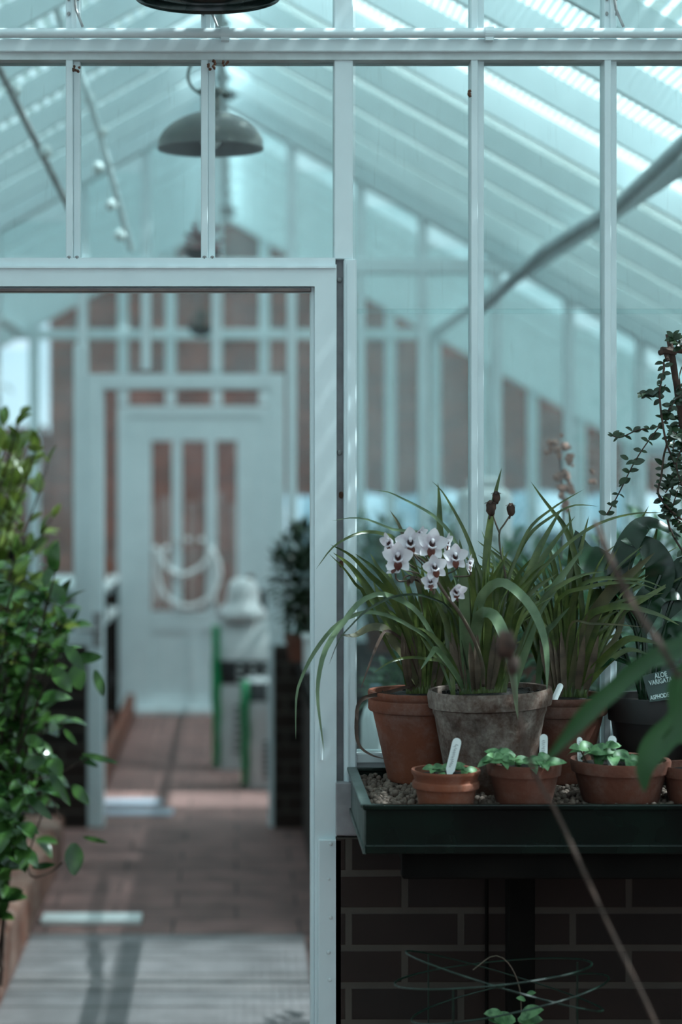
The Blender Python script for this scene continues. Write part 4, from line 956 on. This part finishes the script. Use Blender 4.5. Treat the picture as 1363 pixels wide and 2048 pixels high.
for t, r, z in ((s1, .052, .055), (s2, .058, .066), (s3, .082, .066), (s4, .055, .058)):
    mb = MB(); mb.lathe(t.location, [(r*.9, z-.02), (r, z), (.002, z+.003)], 28); mb.build('soil', soil, t)
seedlings(s1, [(865, 1537, 3.72, 6), (905, 1536, 3.74, 6), (930, 1544, 3.73, 4), (878, 1545, 3.71, 4)], 30)
seedlings(s2, [(985, 1516, 3.71, 6), (1005, 1520, 3.70, 6), (1030, 1524, 3.71, 6), (1075, 1520, 3.70, 7), (1090, 1528, 3.69, 5), (998, 1508, 3.74, 5), (1062, 1530, 3.70, 4)], 36)
seedlings(s3, [(1160, 1500, 3.76, 3), (1180, 1503, 3.75, 4), (1212, 1498, 3.76, 4), (1225, 1515, 3.74, 3), (1258, 1520, 3.76, 5), (1198, 1512, 3.77, 3)], 46)
seedlings(s4, [(1370, 1545, 3.74, 5)], 22)
# tags
def tag_(px0, py0, px1, py1, D, w, label, scr=True, D2_=None):
    """white stake from its foot (px0,py0) to its rounded top (px1,py1)"""
    a, b = P(px0, py0, D), P(px1, py1, D2_ or D+.008); t = thing('plant_tag', a, label, 'plant tag', 'white plant tags'); d = (b-a); L = d.length; d.normalize(); n_ = Vector((0, -1, .1)); sd = d.cross(n_).normalized(); nn = sd.cross(d).normalized(); hw = w/2/F*D
    prof = [(-hw*.4, 0), (hw*.4, 0), (hw, .012), (hw, L-hw)]+[(hw*math.cos(q), L-hw+hw*math.sin(q)) for q in (.5, 1.0, 1.57, 2.1, 2.6)]+[(-hw, L-hw), (-hw, .012)]
    m_ = len(prof); vs = [a+sd*x+d*z+nn*q for q in (.0006, -.0006) for x, z in prof]
    fs = [tuple(range(m_))[::-1], tuple(range(m_, 2*m_))]+[(i, (i+1) % m_, m_+(i+1) % m_, m_+i) for i in range(m_)]
    MB().add(vs, fs).build('stake', tagm, t)
    if scr:
        mb = MB(); z = L*.22; q = random.Random(int(px0))
        while z < L-hw*1.4:
            x = q.uniform(-.35, .05)*hw; pts = [a+sd*(x+hw*.5*math.sin(k*1.7+px0)*q.uniform(.4, 1))+d*(z+k*.0007)-nn*.0010*(-1) for k in range(4)]
            mb.tube(pts, .00022, 4); z += .0034
        mb.build('handwriting', ink, t)
    return t
tag_(897, 1552, 915, 1476, 3.70, 18, 'tall white tag leaning right in the leftmost small pot')
tag_(1085, 1540, 1087, 1468, 3.745, 16, 'white tag standing in the overflowing seedling pot')
tag_(1160, 1530, 1158, 1474, 3.78, 11, 'narrow white tag at the left of the wide seedling pan')
tag_(1221, 1535, 1224, 1471, 3.76, 17, 'white tag in the middle of the wide seedling pan')
tag_(1104, 1408, 1122, 1367, 3.965, 12, 'short tag low in the soil of the unflowered orchid', False)

# dark plastic pot with broad leaves and the lettered label
LD = thing('potted_plant', (at(1302, 4.02), 4.02, GZ), 'broad-leaved plant in the dark brown pot at the right of the tray', 'potted plant')
pot('pot', LD.location, .0865, .170, .060, black_plastic, LD, 'plain')
mb = MB(); mb.lathe(LD.location, [(.07, .14), (.076, .155), (.002, .158)], 24); mb.build('soil', soil, LD)
ms = MB(); mb = MB()
for pts, w, fc in (([(1280, 1390), (1270, 1260), (1215, 1150), (1165, 1110), (1150, 1060)], 70, (.3, -1, .5)), ([(1300, 1390), (1290, 1240), (1320, 1150), (1290, 1095), (1240, 1080)], 60, (-.3, -.8, .8)),
                   ([(1290, 1390), (1280, 1250), (1230, 1180), (1170, 1170), (1120, 1200)], 46, (.2, -.6, 1)), ([(1310, 1390), (1330, 1240), (1370, 1150), (1420, 1120)], 70, (-.2, -1, .6)),
                   ([(1290, 1390), (1275, 1290), (1300, 1200), (1350, 1180), (1400, 1210)], 60, (-.2, -1, .8)), ([(1285, 1390), (1260, 1330), (1220, 1310), (1180, 1340)], 40, (.2, -.8, 1)),
                   ([(1300, 1390), (1310, 1320), (1340, 1270), (1390, 1260)], 50, (-.3, -1, .8)), ([(1290, 1390), (1230, 1240), (1240, 1130), (1290, 1050), (1363, 1075)], 50, (0, -.7, 1))):
    pp = [P(x, y, 4.04+.0*i) for i, (x, y) in enumerate(pts)]; pp[0].z = 1.17
    ms.tube(spline(pp[:3], 8), .004, 6); mb.blade(pp[1:], w/F*4, Vector(fc), .2, 26, .8, .15)
mb.build('foliage', broadm, LD, smooth=True); ms.build('stem', broadm, LD)
lb = thing('plant_label', P(1330, 1385, 3.93), 'black label lettered in white leaning in the dark brown pot', 'label')
q4 = [P(1284, 1352, 3.92), P(1372, 1330, 3.92), P(1388, 1392, 3.915), P(1299, 1404, 3.915)]
off = Vector((0, .002, 0)); MB().add(q4+[v+off for v in q4], [(3, 2, 1, 0), (4, 5, 6, 7), (0, 1, 5, 4), (1, 2, 6, 5), (2, 3, 7, 6), (3, 0, 4, 7)]).build('plate', slate, lb)
MB().tube([P(1345, 1395, 3.925), P(1352, 1440, 3.95)], .003, 6).build('stake', slate, lb)
def text(s_, c, size, rot, par, m):
    cu = bpy.data.curves.new('t', 'FONT'); cu.body = s_; cu.size = size; cu.align_x = 'LEFT'; cu.extrude = .0002; cu.offset = .0003
    o = bpy.data.objects.new('t', cu); COL.objects.link(o); bpy.context.view_layer.update()
    me = bpy.data.meshes.new_from_object(o.evaluated_get(bpy.context.evaluated_depsgraph_get())); COL.objects.unlink(o); bpy.data.objects.remove(o)
    me.materials.clear(); me.materials.append(m)
    M = Matrix.Translation(c-origin_of(par)) @ Matrix.Rotation(rot, 4, 'Y') @ Matrix.Rotation(math.pi/2, 4, 'X') @ Matrix.Diagonal((.72, 1, 1, 1)); me.transform(M)
    t = bpy.data.objects.new('lettering', me); COL.objects.link(t); t.parent = par
for s_, px, py, sz in (('ALOE', 1309, 1357, 14), ('VARIGATA', 1298, 1371, 13.5), ('ASPHODEL', 1300, 1400, 12)):
    text(s_, P(px, py, 3.9125), sz/F*3.92*1.0, math.radians(-11), lb, chalk)

# creeper trained on twigs at the right edge
cr = thing('potted_creeper', (at(1420, 4.0), 4.0, GZ), 'small-leaved creeper climbing rough twigs at the right edge', 'climbing plant')
pot('pot', cr.location, .075, .14, .055, terra2, cr, 'plain', 40)
mb = MB(); mb.lathe(cr.location, [(.06, .11), (.066, .128), (.002, .13)], 24); mb.build('soil', soil, cr)
twg = spline([Vector((cr.location.x, 4.0, 1.13)), P(1385, 1000, 3.97), P(1368, 880, 3.95), P(1352, 770, 3.95), P(1336, 668, 3.95)], 30)
MB().tube(twg, [.009-.003*i/30+.0006*math.sin(i*2.1) for i in range(31)], 8).build('support_twig', bark, cr, smooth=True)
MB().tube(spline([P(1318, 706, 3.93), P(1345, 700, 3.94), P(1400, 708, 3.95)], 8), .0055, 7).build('support_twig', bark, cr, smooth=True)
MB().tube(spline([P(1335, 722, 3.93), P(1330, 700, 3.94), P(1345, 696, 3.95)], 6), .004, 6).tube([P(1322, 700, 3.93), P(1350, 704, 3.94)], .007, 6).build('tie_knot', bark, cr)
VN = [[(1395, 1150), (1340, 1060), (1335, 1010), (1350, 940), (1330, 880), (1318, 790), (1327, 740), (1326, 725)], [(1345, 860), (1328, 905), (1322, 950), (1315, 985), (1330, 1010), (1363, 1040)],
      [(1330, 770), (1313, 790), (1290, 785), (1285, 795)], [(1345, 830), (1310, 855), (1275, 860), (1240, 875), (1225, 872)], [(1320, 850), (1290, 890), (1265, 930), (1235, 990), (1212, 1030)],
      [(1370, 700), (1345, 675), (1355, 677)], [(1330, 985), (1350, 960), (1380, 955)], [(1380, 800), (1360, 840), (1345, 900), (1358, 960), (1345, 1010)], [(1370, 720), (1358, 760), (1375, 860), (1352, 930), (1375, 1000)],
      [(1400, 780), (1362, 790), (1340, 815), (1330, 830)], [(1395, 900), (1360, 880), (1342, 860)], [(1315, 985), (1345, 1030), (1375, 1060)]]
mb = MB(); ms = MB(); cv = random.Random(21)
for vi, v in enumerate(VN):
    cs = spline([P(x, y, 3.93+.02*math.sin(vi+i)) for i, (x, y) in enumerate(v)], 26); ms.tube(cs, .0013 if vi > 1 else .0022, 5)
    for i in range(2, 27, 3 if vi in (3, 4) else 1):
        if cv.random() < (.62 if vi not in (3, 4) else .9):
            for sd in (-1, 1):
                L = cv.uniform(.011, .021); p = cs[i]
                mb.leaf(p, (sd*cv.uniform(.3, 1), cv.uniform(-.7, .3), cv.uniform(-.5, .8)), (cv.uniform(-.5, .5), -cv.uniform(.2, 1.5), .6), L, L*.62, .2, .2, 5)
for px, py, a, L in ((1262, 926, 1, 28), (1256, 918, -.6, 20), (1237, 967, .3, 22), (1220, 1010, .4, 18), (1296, 878, .5, 28), (1245, 872, -1, 22), (1305, 785, .4, 20), (1225, 872, -.8, 12)):
    mb.leaf(P(px, py, 3.92), (a, -.2, .25), (0, -1.2, .6), L/F*3.92, L*.6/F*3.92, .1, .1, 7)
mb.build('foliage', creepm, cr, smooth=True); ms.build('vine', bark, cr, smooth=True)

# ---------------------------------------------------------------- foreground plant and lower odds and ends
fg = thing('foreground_plant', (.80, 3.0, 0), 'out-of-focus broad green leaves in the near right corner', 'potted plant')
pot('pot', fg.location, .15, .26, .11, terra2, fg, 'plain', 40)
mb = MB(); ms = MB()
ms.tube(spline([Vector((.80, 3.0, .24)), Vector((.79, 3.0, .8)), P(1420, 1500, 3.0), P(1400, 1300, 3.0), P(1390, 1200, 3.0)], 20), .006, 7)
for pts, w, fc, D in (([(1400, 1290), (1340, 1290), (1290, 1325), (1230, 1375), (1170, 1430), (1085, 1530)], 60, (.3, -1, .4), 2.8), ([(1410, 1330), (1360, 1440), (1320, 1480), (1290, 1530), (1288, 1585)], 92, (-.2, -1, .1), 2.95),
                      ([(1420, 1420), (1380, 1390), (1350, 1420), (1335, 1500)], 50, (.2, -1, .3), 3.0), ([(1420, 1250), (1370, 1290), (1320, 1320), (1280, 1335)], 60, (0, -1, .8), 3.05),
                      ([(1420, 1500), (1390, 1480), (1350, 1470), (1320, 1500)], 60, (.2, -1, .3), 2.95), ([(1420, 1380), (1380, 1340), (1350, 1370), (1340, 1430)], 55, (.2, -1, .3), 2.9)):
    pp = [P(x, y, D) for x, y in pts]; mb.blade(pp, w*.62/F*D, Vector(fc), .25, 24, .8, .2)
mb.build('foliage', foreleaf, fg, smooth=True); ms.build('stem', foreleaf, fg)
ds = thing('dried_stalk', P(1330, 2100, 2.75), 'thin out-of-focus dried stalk with a dull bud crossing in front of the tray', 'plant')
ds.location = (.72, 2.6, 0)
ms = MB(); ms.tube(spline([Vector((.72, 2.6, 0)), P(1500, 2700, 2.64), P(1400, 2280, 2.68), P(1310, 2048, 2.7), P(1230, 1880, 2.72), P(1165, 1740, 2.75), P(1110, 1620, 2.8), P(1065, 1540, 2.8), P(1035, 1420, 2.8), P(1014, 1310, 2.8)], 40), .0026, 6); ms.build('stem', bark, ds)
MB().ball(P(1012, 1290, 2.8), .016, 8, .15, sq=(1, 1, 1.2)).ball(P(1024, 1330, 2.8), .010, 8, .15, sq=(1, 1, 1.4)).build('bud', podm, ds, smooth=True)
dt = thing('dried_stalk', (.86, 2.5, 0), 'thick blurred brownish stalk crossing the near right edge', 'plant')
MB().tube(spline([Vector((.86, 2.5, 0)), P(1480, 1500, 2.5), P(1363, 1365, 2.6), P(1320, 1290, 2.6), P(1265, 1210, 2.65), P(1215, 1110, 2.65), P(1190, 1045, 2.7)], 40), .0045, 6).build('stem', bark, dt)
gw = thing('wire_hoop', (at(990, 3.7), 3.66, 0), 'green wire plant-support hoops low in front of the brick wall', 'plant support')
for k, (z, dx, tl) in enumerate(((.735, 0, .02), (.722, .02, -.05), (.690, .03, .04))):
    cx, cy = at(985, 3.66)+dx, 3.66
    ring = [Vector((cx+.175*math.cos(a), cy+.16*math.sin(a), z+tl*math.cos(a)-.02*math.sin(a))) for a in [i*math.pi/24 for i in range(49)]]
    MB().tube(ring, .0018, 6, False).build('ring', green_wire, gw)
for a in (.4, 2.2, 4.2): MB().tube([(at(985, 3.66)+.175*math.cos(a), 3.66+.16*math.sin(a), 0), (at(985, 3.66)+.175*math.cos(a), 3.66+.16*math.sin(a), .74)], .0018, 6).build('leg', green_wire, gw)
lp = thing('leafy_seedling', (at(1040, 3.7), 3.7, 0), 'bright green leafy plant tip peeping up at the bottom edge', 'plant')
ms = MB(); ms.tube(spline([Vector((at(1040, 3.7), 3.7, 0)), P(1045, 2300, 3.7), P(1040, 2040, 3.7)], 10), .003, 6)
ms.build('stem', stemm, lp); ms = MB(); ms.tube(spline([P(1043, 2060, 3.7), P(1038, 1975, 3.7), P(1015, 1925, 3.7), P(985, 1912, 3.7), P(945, 1940, 3.7)], 16), .0012, 5); ms.build('stem', stemm, lp)
mb = MB()
for px, py, a, L in ((1040, 2035, .2, 60), (1035, 2040, 1, 50), (1030, 2040, -1, 55), (1005, 2030, -.7, 40), (1052, 1990, .3, 22), (1050, 2000, -.4, 22), (1025, 2050, -.3, 50)):
    mb.leaf(P(px, py, 3.69), (a, -.3, .25), (0, -.8, .8), L/F*3.7, L*.6/F*3.7, .3, .2, 7)
mb.build('foliage', seedm, lp, smooth=True)
